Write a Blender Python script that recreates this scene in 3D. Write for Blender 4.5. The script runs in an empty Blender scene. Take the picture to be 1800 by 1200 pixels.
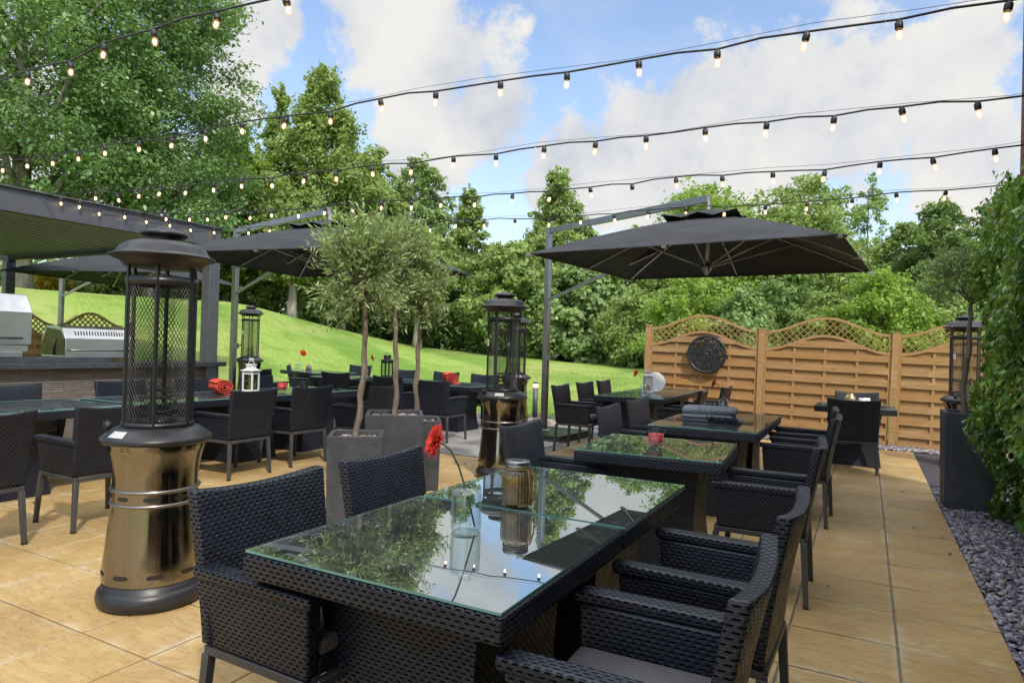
import bpy, bmesh, math, random
import numpy as np
from mathutils import Vector, Matrix, Quaternion

S = bpy.context.scene
C = S.collection
PI = math.pi
R = math.radians

# ------------------------------------------------------------------ camera
CAM_H = 1.37
CAM_ROWS = ((0.8803, 0.4736, 0.0284), (0.0215, 0.0199, -0.9996), (-0.4740, 0.8805, 0.0073))


def cam_axes(yaw=-0.4943, pitch=0.0078, roll=0.0286):
    cy, sy = math.cos(yaw), math.sin(yaw)
    right = Vector((cy, -sy, 0)); fwd = Vector((sy, cy, 0)); up = Vector((0, 0, 1))
    f2 = fwd * math.cos(pitch) + up * math.sin(pitch)
    u2 = up * math.cos(pitch) - fwd * math.sin(pitch)
    r3 = right * math.cos(roll) + u2 * math.sin(roll)
    u3 = u2 * math.cos(roll) - right * math.sin(roll)
    return r3, u3, f2


cam_r, cam_u, cam_f = cam_axes()
cd = bpy.data.cameras.new("camera")
cam = bpy.data.objects.new("camera", cd)
C.objects.link(cam)
m = Matrix.Identity(4)
for i in range(3):
    m[i][0] = cam_r[i]; m[i][1] = cam_u[i]; m[i][2] = -cam_f[i]
m[0][3], m[1][3], m[2][3] = 0, 0, CAM_H
cam.matrix_world = m
cd.sensor_width = 36
cd.lens = 1156 / 1800 * 36
cd.clip_start = 0.05
cd.clip_end = 2000
S.camera = cam


def look(px, py):
    """direction of a picture point of the 1800 x 1200 photograph, scaled to 1 m of depth"""
    return cam_r * ((px - 900) / 1156) - cam_u * ((py - 600) / 1156) + cam_f


def at_depth(px, py, d):
    return look(px, py) * d + Vector((0, 0, CAM_H))


# ------------------------------------------------------------------ sun, sky, exposure
SUN_EL, SUN_AZ = R(46), R(50)          # azimuth from -Y (behind the camera) towards +X
to_sun = Vector((math.sin(SUN_AZ) * math.cos(SUN_EL), -math.cos(SUN_AZ) * math.cos(SUN_EL), math.sin(SUN_EL)))
sd = bpy.data.lights.new("sun", 'SUN')
sd.energy = 1.6
sd.angle = R(3.0)
sd.color = (1.0, 0.93, 0.82)
sun = bpy.data.objects.new("sun", sd)
C.objects.link(sun)
sun.rotation_mode = 'QUATERNION'
sun.rotation_quaternion = (-to_sun).to_track_quat('-Z', 'Y')

W = bpy.data.worlds.new("World")
S.world = W
W.use_nodes = True
S.view_settings.view_transform = 'Standard'
S.view_settings.look = 'None'
S.view_settings.gamma = 1
S.view_settings.exposure = 1.06
S.view_settings.use_curve_mapping = False
S.cycles.use_denoising = True
S.cycles.max_bounces = 8
S.cycles.transparent_max_bounces = 16
S.cycles.diffuse_bounces = 4
S.cycles.glossy_bounces = 4
S.cycles.caustics_reflective = False
S.cycles.caustics_refractive = False
S.cycles.sample_clamp_indirect = 6


class NT:
    """small helper to write node trees"""

    def __init__(self, tree, clear=True):
        self.t = tree
        if clear:
            tree.nodes.clear()

    def n(self, kind, **kw):
        nd = self.t.nodes.new(kind)
        for k, v in kw.items():
            setattr(nd, k, v)
        return nd

    def link(self, a, b):
        self.t.links.new(a, b)

    def put(self, sock, v):
        if hasattr(v, 'is_linked'):
            self.t.links.new(v, sock)
        else:
            sock.default_value = v

    def math(self, op, a, b=0.0, c=0.0, clamp=False):
        nd = self.n('ShaderNodeMath', operation=op, use_clamp=clamp)
        self.put(nd.inputs[0], a); self.put(nd.inputs[1], b); self.put(nd.inputs[2], c)
        return nd.outputs[0]

    def ss(self, x, lo, hi, a=0.0, b=1.0):
        nd = self.n('ShaderNodeMapRange', interpolation_type='SMOOTHSTEP')
        self.put(nd.inputs[0], x)
        for i, v in enumerate((lo, hi, a, b)):
            self.put(nd.inputs[i + 1], v)
        return nd.outputs[0]

    def noise(self, vec, scale, detail=4, rough=0.55, dist=0.0, out=0):
        nd = self.n('ShaderNodeTexNoise')
        if vec is not None:
            self.link(vec, nd.inputs['Vector'])
        nd.inputs['Scale'].default_value = scale
        nd.inputs['Detail'].default_value = detail
        nd.inputs['Roughness'].default_value = rough
        nd.inputs['Distortion'].default_value = dist
        return nd.outputs[out]

    def mix(self, f, a, b, mode='MIX'):
        nd = self.n('ShaderNodeMix', data_type='RGBA', blend_type=mode)
        self.put(nd.inputs[0], f)
        for s, v in ((nd.inputs[6], a), (nd.inputs[7], b)):
            if hasattr(v, 'is_linked'):
                self.link(v, s)
            else:
                s.default_value = (*v, 1)
        return nd.outputs[2]

    def ramp(self, f, stops):
        nd = self.n('ShaderNodeValToRGB')
        self.put(nd.inputs[0], f)
        els = nd.color_ramp.elements
        while len(els) > 1:
            els.remove(els[-1])
        for i, (p, c) in enumerate(stops):
            e = els[0] if i == 0 else els.new(p)
            e.position = p
            e.color = (*c, 1)
        return nd.outputs[0]

    def bump(self, hgt, strength, dist):
        nd = self.n('ShaderNodeBump')
        nd.inputs['Strength'].default_value = strength
        nd.inputs['Distance'].default_value = dist
        self.link(hgt, nd.inputs['Height'])
        return nd.outputs[0]


def build_world():
    T = NT(W.node_tree)
    out = T.n('ShaderNodeOutputWorld')
    tc = T.n('ShaderNodeTexCoord').outputs['Generated']
    sky = T.n('ShaderNodeTexSky', sky_type='NISHITA', sun_disc=False, sun_elevation=SUN_EL,
              sun_rotation=math.atan2(to_sun.x, to_sun.y), altitude=50, air_density=1.0, dust_density=1.2, ozone_density=1.2)
    bg = T.n('ShaderNodeBackground')
    T.link(sky.outputs[0], bg.inputs[0])
    bg.inputs[1].default_value = 0.128
    sep = T.n('ShaderNodeSeparateXYZ'); T.link(tc, sep.inputs[0])
    z = sep.outputs[2]
    # clouds: a flat deck projected from above plus the big cumulus banks standing in set compass directions
    n1 = T.noise(tc, 2.6, 8, 0.62, 0.3)
    n2 = T.noise(tc, 9.0, 7, 0.6, 0.2)
    blobs = [(760, 100, 150), (690, 40, 140), (850, 190, 110), (640, -40, 130), (735, 240, 95), (730, 300, 90),
             (1300, 270, 200), (1140, 245, 110), (1480, 200, 180), (1600, 130, 120), (1010, 300, 100),
             (1360, 150, 70), (395, 110, 90), (440, 60, 80), (400, 190, 70), (490, 30, 60), (1700, 80, 80), (1690, 260, 120),
             (300, 400, 200), (-100, 200, 220), (1250, 350, 150)]
    acc = None
    for px, py, rad in blobs:
        d = look(px, py).normalized()
        vm = T.n('ShaderNodeVectorMath', operation='DISTANCE')
        T.link(tc, vm.inputs[0]); vm.inputs[1].default_value = d
        v = T.math('SUBTRACT', 1.0, T.math('DIVIDE', vm.outputs['Value'], rad / 1156 * 1.2))
        acc = v if acc is None else T.math('SMOOTH_MAX', acc, v, 0.15)
    hi = T.ss(z, 0.50, 0.62)                                     # overhead: loose cumulus everywhere
    over = T.math('MULTIPLY', T.math('SUBTRACT', n1, 0.46), 6.0)
    base = T.math('MAXIMUM', acc, T.math('ADD', T.math('MULTIPLY', hi, 2.0), T.math('SUBTRACT', over, 1.6)))
    f = T.math('ADD', T.math('MULTIPLY', base, 1.5), T.math('MULTIPLY', T.math('SUBTRACT', n2, 0.5), 2.2))
    f = T.math('ADD', f, T.math('MULTIPLY', T.math('SUBTRACT', n1, 0.5), 2.0))
    f = T.math('ADD', f, T.math('MULTIPLY', T.math('SUBTRACT', T.noise(tc, 26.0, 5, 0.6), 0.5), 0.7))
    mask = T.math('MULTIPLY', T.ss(f, 0.24, 0.66), T.ss(z, -0.05, 0.03))
    thin = T.math('MULTIPLY', T.ss(T.noise(tc, 4.0, 6, 0.6, 0.6), 0.45, 0.80), 0.30)
    lowhaze = T.ss(z, 0.50, 0.02, 0.02, 0.36)
    mask = T.math('MAXIMUM', mask, T.math('MULTIPLY', T.math('ADD', thin, lowhaze), T.ss(z, -0.05, 0.03)), clamp=True)
    shade = T.math('ADD', T.math('MULTIPLY', n2, 0.55), T.math('MULTIPLY', T.noise(tc, 5.0, 5, 0.5), 0.45))
    ccol = T.ramp(shade, [(0.34, (0.64, 0.69, 0.78)), (0.48, (0.87, 0.88, 0.90)), (0.60, (1.0, 0.98, 0.94))])
    bg2 = T.n('ShaderNodeBackground')
    T.link(ccol, bg2.inputs[0])
    # the cloud deck overhead, out of view, is brightened to add fill light
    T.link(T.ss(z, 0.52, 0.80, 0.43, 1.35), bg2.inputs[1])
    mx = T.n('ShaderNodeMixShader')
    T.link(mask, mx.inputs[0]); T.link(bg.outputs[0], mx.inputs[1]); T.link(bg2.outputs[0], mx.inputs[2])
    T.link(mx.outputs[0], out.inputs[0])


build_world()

# ------------------------------------------------------------------ materials
MATS = {}


def new_mat(name):
    mt = bpy.data.materials.new(name)
    mt.use_nodes = True
    T = NT(mt.node_tree)
    out = T.n('ShaderNodeOutputMaterial')
    MATS[name] = mt
    return mt, T, out


def principled(T, out, col, rough=0.5, metal=0.0, spec=0.5, normal=None):
    b = T.n('ShaderNodeBsdfPrincipled')
    if hasattr(col, 'is_linked'):
        T.link(col, b.inputs['Base Color'])
    else:
        b.inputs['Base Color'].default_value = (*col, 1)
    T.put(b.inputs['Roughness'], rough)
    b.inputs['Metallic'].default_value = metal
    b.inputs['Specular IOR Level'].default_value = spec
    if normal is not None:
        T.link(normal, b.inputs['Normal'])
    if out is not None:
        T.link(b.outputs[0], out.inputs[0])
    return b


def simple(name, col, rough=0.5, metal=0.0, var=0.12, vscale=6.0, bump=0.0, bscale=60.0, spec=0.5):
    mt, T, out = new_mat(name)
    oc = T.n('ShaderNodeTexCoord').outputs['Object']
    nz = T.noise(oc, vscale, 5, 0.6)
    c = T.mix(T.ss(nz, 0.3, 0.7), tuple(x * (1 - var) for x in col), tuple(min(1, x * (1 + var)) for x in col))
    rg = T.ss(T.noise(oc, vscale * 2.3, 4, 0.6), 0.3, 0.7, max(0.02, rough - 0.07), min(1, rough + 0.07))
    nr = T.bump(T.noise(oc, bscale, 4, 0.6), bump, 0.01) if bump else None
    principled(T, out, c, rg, metal, spec, nr)
    return mt


def wicker(name, col, gap, pw=0.028, ph=0.0138, dusty=0.0):
    mt, T, out = new_mat(name)
    uv = T.n('ShaderNodeUVMap').outputs[0]
    oc = T.n('ShaderNodeTexCoord').outputs['Object']
    s = T.n('ShaderNodeSeparateXYZ'); T.link(uv, s.inputs[0])
    v = T.math('DIVIDE', s.outputs[1], ph)
    row = T.math('FLOOR', v)
    fv = T.math('FRACT', v)
    u = T.math('ADD', T.math('DIVIDE', s.outputs[0], pw), T.math('MULTIPLY', T.math('FLOORED_MODULO', row, 2.0), 0.5))
    fu = T.math('FRACT', u)
    A = T.math('MULTIPLY', T.math('ABSOLUTE', T.math('SUBTRACT', fu, 0.5)), 2.0)
    B = T.math('MULTIPLY', T.math('ABSOLUTE', T.math('SUBTRACT', fv, 0.5)), 2.0)
    hole = T.math('MULTIPLY', T.ss(A, 0.40, 0.74, 1, 0), T.ss(B, 0.16, 0.56, 1, 0))
    # strands arch over the uprights: highest between the holes of a row, lowest at the row seams
    arch = T.math('MULTIPLY', T.math('ADD', 0.72, T.math('MULTIPLY', A, 0.28)), T.math('SUBTRACT', 1.0, T.math('MULTIPLY', T.math('POWER', B, 6.0), 0.35)))
    hgt = T.math('MULTIPLY', arch, T.math('SUBTRACT', 1.0, T.math('MULTIPLY', hole, 0.9)))
    nz = T.noise(oc, 9.0, 4, 0.6)
    base = T.mix(T.ss(nz, 0.3, 0.7), tuple(x * 0.7 for x in col), tuple(x * 1.35 for x in col))
    strand = T.n('ShaderNodeTexWhiteNoise', noise_dimensions='2D')
    sc = T.n('ShaderNodeCombineXYZ'); T.link(row, sc.inputs[0]); T.link(T.math('FLOOR', u), sc.inputs[1]); T.link(sc.outputs[0], strand.inputs['Vector'])
    rnd = T.n('ShaderNodeObjectInfo').outputs['Random']
    dust = T.math('MULTIPLY', T.ss(T.noise(oc, 3.5, 5, 0.65), 0.5, 0.75), T.math('MULTIPLY', rnd, 0.25))
    base = T.mix(T.math('MULTIPLY', strand.outputs[0], 0.40), base, tuple(x * 1.9 for x in col))
    base = T.mix(dust, base, (0.055, 0.050, 0.044))
    c = T.mix(T.math('MULTIPLY', hole, 0.9), base, gap)
    rg = T.math('ADD', T.ss(T.noise(oc, 20.0, 3), 0.3, 0.7, 0.30, 0.46), T.math('MULTIPLY', hole, 0.4))
    b = principled(T, out, c, rg, 0, 0.6, T.bump(hgt, 0.8, 0.003))
    T.link(T.ss(hole, 0.0, 0.8, 0.55, 0.05), b.inputs['Specular IOR Level'])
    return mt


def clear_glass(name, tint, rough=0.0, ior=1.5, body=0.0, glow=None, edge=0.0):
    """thin-walled glass: fresnel reflection over a tinted see-through body"""
    mt, T, out = new_mat(name)
    tr = T.n('ShaderNodeBsdfTransparent'); tr.inputs[0].default_value = (*tint, 1)
    gl = T.n('ShaderNodeBsdfGlossy'); gl.inputs['Roughness'].default_value = rough
    gl.inputs[0].default_value = (0.95, 0.98, 0.97, 1)
    fr = T.n('ShaderNodeFresnel'); fr.inputs[0].default_value = ior
    bf = T.n('ShaderNodeNewGeometry').outputs['Backfacing']
    fac = T.math('MULTIPLY', fr.outputs[0], T.math('SUBTRACT', 1.0, bf))
    mx = T.n('ShaderNodeMixShader')
    T.link(fac, mx.inputs[0]); T.link(tr.outputs[0], mx.inputs[1]); T.link(gl.outputs[0], mx.inputs[2])
    if edge:                                   # pale diffuse outline, painted in for light gathered by thick rims
        lw = T.n('ShaderNodeLayerWeight'); lw.inputs[0].default_value = 0.5
        ef = T.math('MULTIPLY', T.math('POWER', lw.outputs['Facing'], 3.0), edge)
        de = T.n('ShaderNodeBsdfDiffuse'); de.inputs[0].default_value = (0.62, 0.70, 0.70, 1)
        m3 = T.n('ShaderNodeMixShader'); T.link(ef, m3.inputs[0]); T.link(mx.outputs[0], m3.inputs[1]); T.link(de.outputs[0], m3.inputs[2])
        mx = m3
    if body:
        df = T.n('ShaderNodeBsdfDiffuse'); df.inputs[0].default_value = (*tint, 1)
        m2 = T.n('ShaderNodeMixShader'); m2.inputs[0].default_value = body
        T.link(mx.outputs[0], m2.inputs[1]); T.link(df.outputs[0], m2.inputs[2])
        mx = m2
    if glow:                                   # the lit envelope of a lamp
        em = T.n('ShaderNodeEmission'); em.inputs[0].default_value = (*glow, 1); em.inputs[1].default_value = 1.0
        ad = T.n('ShaderNodeAddShader'); T.link(mx.outputs[0], ad.inputs[0]); T.link(em.outputs[0], ad.inputs[1])
        mx = ad
        mt.cycles.emission_sampling = 'NONE'
    T.link(mx.outputs[0], out.inputs[0])
    return mt


def emitter(name, col, strength):
    mt, T, out = new_mat(name)
    e = T.n('ShaderNodeEmission'); e.inputs[0].default_value = (*col, 1); e.inputs[1].default_value = strength
    T.link(e.outputs[0], out.inputs[0])
    mt.cycles.emission_sampling = 'NONE'
    return mt


def leafy(name, dark, light, trans=0.35, rough=0.45, spec=0.35):
    """leaf: hue varies leaf by leaf through the point attribute 'tint'"""
    mt, T, out = new_mat(name)
    a = T.n('ShaderNodeAttribute', attribute_name='tint')
    c = T.mix(a.outputs['Fac'], dark, light)
    b = principled(T, None, c, rough, 0, spec)
    tl = T.n('ShaderNodeBsdfTranslucent')
    c2 = T.mix(0.5, c, (light[0] * 1.5, light[1] * 1.5, light[2] * 0.7))
    T.link(c2, tl.inputs[0])
    mx = T.n('ShaderNodeMixShader'); mx.inputs[0].default_value = trans
    T.link(b.outputs[0], mx.inputs[1]); T.link(tl.outputs[0], mx.inputs[2])
    T.link(mx.outputs[0], out.inputs[0])
    return mt


def bark(name, a, b, scale=6.0):
    mt, T, out = new_mat(name)
    oc = T.n('ShaderNodeTexCoord').outputs['Object']
    mp = T.n('ShaderNodeMapping'); T.link(oc, mp.inputs[0]); mp.inputs['Scale'].default_value = (1, 1, 0.18)
    nz = T.noise(mp.outputs[0], scale, 7, 0.65, 0.4)
    c = T.ramp(nz, [(0.3, a), (0.65, b)])
    principled(T, out, c, 0.85, 0, 0.2, T.bump(nz, 0.8, 0.03))
    return mt


M = {}
M['wicker'] = wicker('black_wicker', (0.0080, 0.0102, 0.0190), (0.0008, 0.0009, 0.0013))
M['leg'] = simple('grey_powder_coat', (0.070, 0.072, 0.075), 0.42, 0.3, 0.12)
M['cushion'] = simple('grey_cushion', (0.10, 0.10, 0.105), 0.85, 0, 0.1, 12, 0.3, 300)
M['black_metal'] = simple('black_metal', (0.022, 0.023, 0.026), 0.38, 0.2, 0.15, 5)
M['steel'] = simple('brushed_steel', (0.27, 0.26, 0.245), 0.36, 1.0, 0.08, 3)
M['grill_steel'] = simple('grill_steel', (0.56, 0.57, 0.58), 0.34, 1.0, 0.06, 3)
M['grey_frame'] = simple('slate_grey_aluminium', (0.085, 0.088, 0.100), 0.45, 0.1, 0.08)
M['louver'] = simple('taupe_louvre', (0.56, 0.545, 0.53), 0.55, 0.0, 0.08)
M['canopy'] = simple('charcoal_canvas', (0.032, 0.034, 0.040), 0.75, 0, 0.2, 2.0, 0.15, 400, 0.25)
M['planter'] = simple('slate_planter', (0.050, 0.053, 0.060), 0.62, 0, 0.22, 7.0, 0.12, 90, 0.35)
M['counter_top'] = simple('dark_stone_top', (0.050, 0.056, 0.068), 0.35, 0, 0.2, 12)
M['white_paint'] = simple('white_paint', (0.72, 0.71, 0.68), 0.5, 0, 0.06)
M['white_china'] = simple('white_china', (0.75, 0.75, 0.74), 0.15, 0, 0.03)
M['red_wax'] = simple('red_wax', (0.55, 0.022, 0.018), 0.4, 0, 0.1)
M['red_towel'] = simple('red_towel', (0.62, 0.085, 0.060), 0.95, 0, 0.15, 40, 0.8, 250, 0.1)
M['grey_wool'] = simple('grey_wool', (0.24, 0.26, 0.295), 0.95, 0, 0.3, 60, 0.8, 260, 0.1)
M['dark_wool'] = simple('dark_fringe', (0.045, 0.050, 0.062), 0.95, 0, 0.3, 90, 0.8, 200, 0.1)
M['petal'] = simple('gerbera_petal', (0.75, 0.035, 0.020), 0.5, 0, 0.15, 60)
M['petal_heart'] = simple('gerbera_heart', (0.10, 0.012, 0.010), 0.8)
M['stem'] = simple('flower_stem', (0.10, 0.13, 0.055), 0.6)
M['rope'] = simple('jute_rope', (0.36, 0.20, 0.10), 0.9, 0, 0.2, 80, 0.6, 300)
M['plastic'] = simple('black_rubber', (0.012, 0.012, 0.013), 0.5, 0, 0.1)
M['bottle_glass'] = clear_glass('bottle_glass', (0.93, 0.955, 0.955), 0.0, 1.7, 0.0, None, 0.55)
M['tumbler_glass'] = clear_glass('tumbler_glass', (0.95, 0.96, 0.96), 0.0, 1.4)
M['tube_glass'] = clear_glass('tube_glass', (0.88, 0.89, 0.88), 0.0, 1.45)
M['bulb_glass'] = clear_glass('bulb_glass', (1.0, 0.93, 0.82), 0.0, 1.4, 0.0, (0.07, 0.032, 0.010))
M['amber_glass'] = clear_glass('amber_glass', (0.74, 0.60, 0.32), 0.04, 1.8, 0.10)
M['gold_glass'] = simple('mercury_gold_glass', (0.46, 0.36, 0.18), 0.2, 0.8, 0.3, 20)
M['filament'] = emitter('lit_filament', (1.0, 0.76, 0.44), 5.0)
M['lamp_glow'] = emitter('bollard_glow', (1.0, 0.52, 0.16), 4.0)
M['flame'] = emitter('candle_flame', (1.0, 0.45, 0.10), 5.0)
M['sticker'] = simple('pale_sticker', (0.42, 0.42, 0.42), 0.3, 0, 0.05)
M['cream'] = simple('cream_wax', (0.72, 0.60, 0.38), 0.5)
M['olive_bark'] = bark('olive_bark', (0.10, 0.075, 0.055), (0.26, 0.21, 0.165), 28)
M['bark'] = bark('grey_bark', (0.060, 0.050, 0.040), (0.20, 0.175, 0.145), 5)
M['pale_bark'] = bark('pale_bark', (0.13, 0.115, 0.09), (0.34, 0.31, 0.26), 5)
M['leaf_poplar'] = leafy('poplar_leaf', (0.089, 0.163, 0.057), (0.221, 0.355, 0.12), 0.32, 0.35, 0.5)
M['leaf_bright'] = leafy('bright_leaf', (0.133, 0.223, 0.042), (0.31, 0.448, 0.084), 0.38)
M['leaf_mid'] = leafy('mid_leaf', (0.134, 0.21, 0.062), (0.334, 0.439, 0.134), 0.34)
M['leaf_dark'] = leafy('dark_leaf', (0.076, 0.139, 0.041), (0.227, 0.334, 0.097), 0.28)
M['leaf_grey'] = leafy('greyish_leaf', (0.12, 0.199, 0.069), (0.296, 0.407, 0.146), 0.3)
M['leaf_grass'] = leafy('grass_blade', (0.150, 0.270, 0.030), (0.330, 0.440, 0.080), 0.3)
M['dry_leaf'] = simple('dry_leaf', (0.12, 0.065, 0.025), 0.8)
M['leaf_turning'] = leafy('turning_leaf', (0.17, 0.09, 0.02), (0.36, 0.34, 0.06), 0.25)
M['leaf_yellow'] = leafy('yellow_leaf', (0.3, 0.24, 0.02), (0.55, 0.4, 0.03), 0.35)
M['leaf_olive'] = leafy('olive_leaf', (0.114, 0.171, 0.058), (0.369, 0.5, 0.2), 0.22, 0.45)
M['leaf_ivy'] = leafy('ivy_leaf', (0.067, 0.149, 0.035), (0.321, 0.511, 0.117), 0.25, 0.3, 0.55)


def mat_glass_top():
    mt, T, out = new_mat('table_glass')
    tr = T.n('ShaderNodeBsdfTransparent'); tr.inputs[0].default_value = (0.70, 0.80, 0.77, 1)
    gl = T.n('ShaderNodeBsdfGlossy'); gl.inputs['Roughness'].default_value = 0.0
    gl.inputs[0].default_value = (0.90, 0.97, 0.96, 1)
    fr = T.n('ShaderNodeFresnel'); fr.inputs[0].default_value = 13.0
    bf = T.n('ShaderNodeNewGeometry').outputs['Backfacing']
    fac = T.math('MULTIPLY', fr.outputs[0], T.math('SUBTRACT', 1.0, bf))
    mx = T.n('ShaderNodeMixShader')
    T.link(fac, mx.inputs[0]); T.link(tr.outputs[0], mx.inputs[1]); T.link(gl.outputs[0], mx.inputs[2])
    oc = T.n('ShaderNodeTexCoord').outputs['Object']
    sm = T.math('ADD', 0.035, T.math('MULTIPLY', T.ss(T.noise(oc, 5.0, 7, 0.65, 1.2), 0.45, 0.72), 0.05))
    sp = T.n('ShaderNodeTexVoronoi'); T.link(oc, sp.inputs['Vector']); sp.inputs['Scale'].default_value = 42
    drop = T.math('MULTIPLY', T.ss(sp.outputs['Distance'], 0.10, 0.16, 1, 0), T.ss(T.noise(oc, 9, 2), 0.55, 0.62))
    sm = T.math('MULTIPLY', T.math('ADD', sm, T.math('MULTIPLY', drop, 0.10)), T.math('SUBTRACT', 1.0, bf))
    df = T.n('ShaderNodeBsdfDiffuse'); df.inputs[0].default_value = (0.55, 0.60, 0.62, 1)
    m2 = T.n('ShaderNodeMixShader'); T.link(sm, m2.inputs[0]); T.link(mx.outputs[0], m2.inputs[1]); T.link(df.outputs[0], m2.inputs[2])
    T.link(m2.outputs[0], out.inputs[0])
    M['glass_top'] = mt
    M['glass_edge'] = simple('glass_edge', (0.16, 0.36, 0.32), 0.12, 0, 0.1)


def mat_bronze():
    mt, T, out = new_mat('polished_steel_body')
    oc = T.n('ShaderNodeTexCoord').outputs['Object']
    s = T.n('ShaderNodeSeparateXYZ'); T.link(oc, s.inputs[0])
    ang = T.math('ARCTAN2', s.outputs[1], s.outputs[0])
    cb = T.n('ShaderNodeCombineXYZ'); T.link(ang, cb.inputs[0]); T.link(T.math('MULTIPLY', s.outputs[2], 0.03), cb.inputs[1])
    st = T.noise(cb.outputs[0], 60, 4, 0.7)
    rg = T.ss(st, 0.3, 0.7, 0.07, 0.14)
    rg = T.math('ADD', rg, T.math('MULTIPLY', T.ss(T.noise(oc, 7.0, 6, 0.65, 0.6), 0.48, 0.68), 0.10))
    c = T.mix(T.ss(st, 0.3, 0.7), (0.250, 0.230, 0.198), (0.300, 0.278, 0.24))
    principled(T, out, c, rg, 1.0, 0.5, T.bump(T.noise(oc, 3, 2), 0.03, 0.05))
    M['bronze'] = mt


def mat_mesh_guard():
    mt, T, out = new_mat('guard_wire')
    principled(T, out, (0.015, 0.015, 0.016), 0.45, 0.3)
    M['wire'] = mt


def mat_wood():
    for nm, k in (('fence_wood', 1.0), ('fence_wood_shaded', 0.80)):  # second copy is darkened: shade on the recessed boards is in its colour
        mt, T, out = new_mat(nm)
        uv = T.n('ShaderNodeUVMap').outputs[0]
        at = T.n('ShaderNodeAttribute', attribute_name='tint').outputs['Fac']
        mp = T.n('ShaderNodeMapping'); T.link(uv, mp.inputs[0]); mp.inputs['Scale'].default_value = (1.5, 22, 1)
        off = T.n('ShaderNodeCombineXYZ'); T.link(T.math('MULTIPLY', at, 37.0), off.inputs[0]); T.link(T.math('MULTIPLY', at, 91.0), off.inputs[1])
        va = T.n('ShaderNodeVectorMath', operation='ADD'); T.link(mp.outputs[0], va.inputs[0]); T.link(off.outputs[0], va.inputs[1])
        g = T.noise(va.outputs[0], 1.6, 6, 0.6, 1.2)
        mp2 = T.n('ShaderNodeMapping'); T.link(va.outputs[0], mp2.inputs[0]); mp2.inputs['Scale'].default_value = (1.4, 0.22, 1)
        vo = T.n('ShaderNodeTexVoronoi'); T.link(mp2.outputs[0], vo.inputs['Vector']); vo.inputs['Scale'].default_value = 1.6
        knot = T.ss(vo.outputs['Distance'], 0.05, 0.13, 1, 0)
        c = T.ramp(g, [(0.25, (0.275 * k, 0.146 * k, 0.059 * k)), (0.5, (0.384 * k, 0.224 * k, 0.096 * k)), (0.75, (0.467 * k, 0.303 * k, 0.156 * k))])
        c = T.mix(T.math('MULTIPLY', knot, 0.7), c, (0.17, 0.075, 0.022))
        c = T.mix(T.math('MULTIPLY', T.ss(at, 0.0, 1.0), 0.62), c, (0.36, 0.19, 0.06))
        oc = T.n('ShaderNodeTexCoord').outputs['Object']
        st = T.noise(oc, 1.7, 6, 0.65, 0.5)
        c = T.mix(T.math('MULTIPLY', T.ss(st, 0.52, 0.72), 0.45), c, (0.30, 0.20, 0.105))
        c = T.mix(T.math('MULTIPLY', T.ss(st, 0.46, 0.28), 0.40), c, (0.58, 0.39, 0.19))
        principled(T, out, c, 0.7, 0, 0.25, T.bump(g, 0.35, 0.004))
        M[nm] = mt


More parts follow.
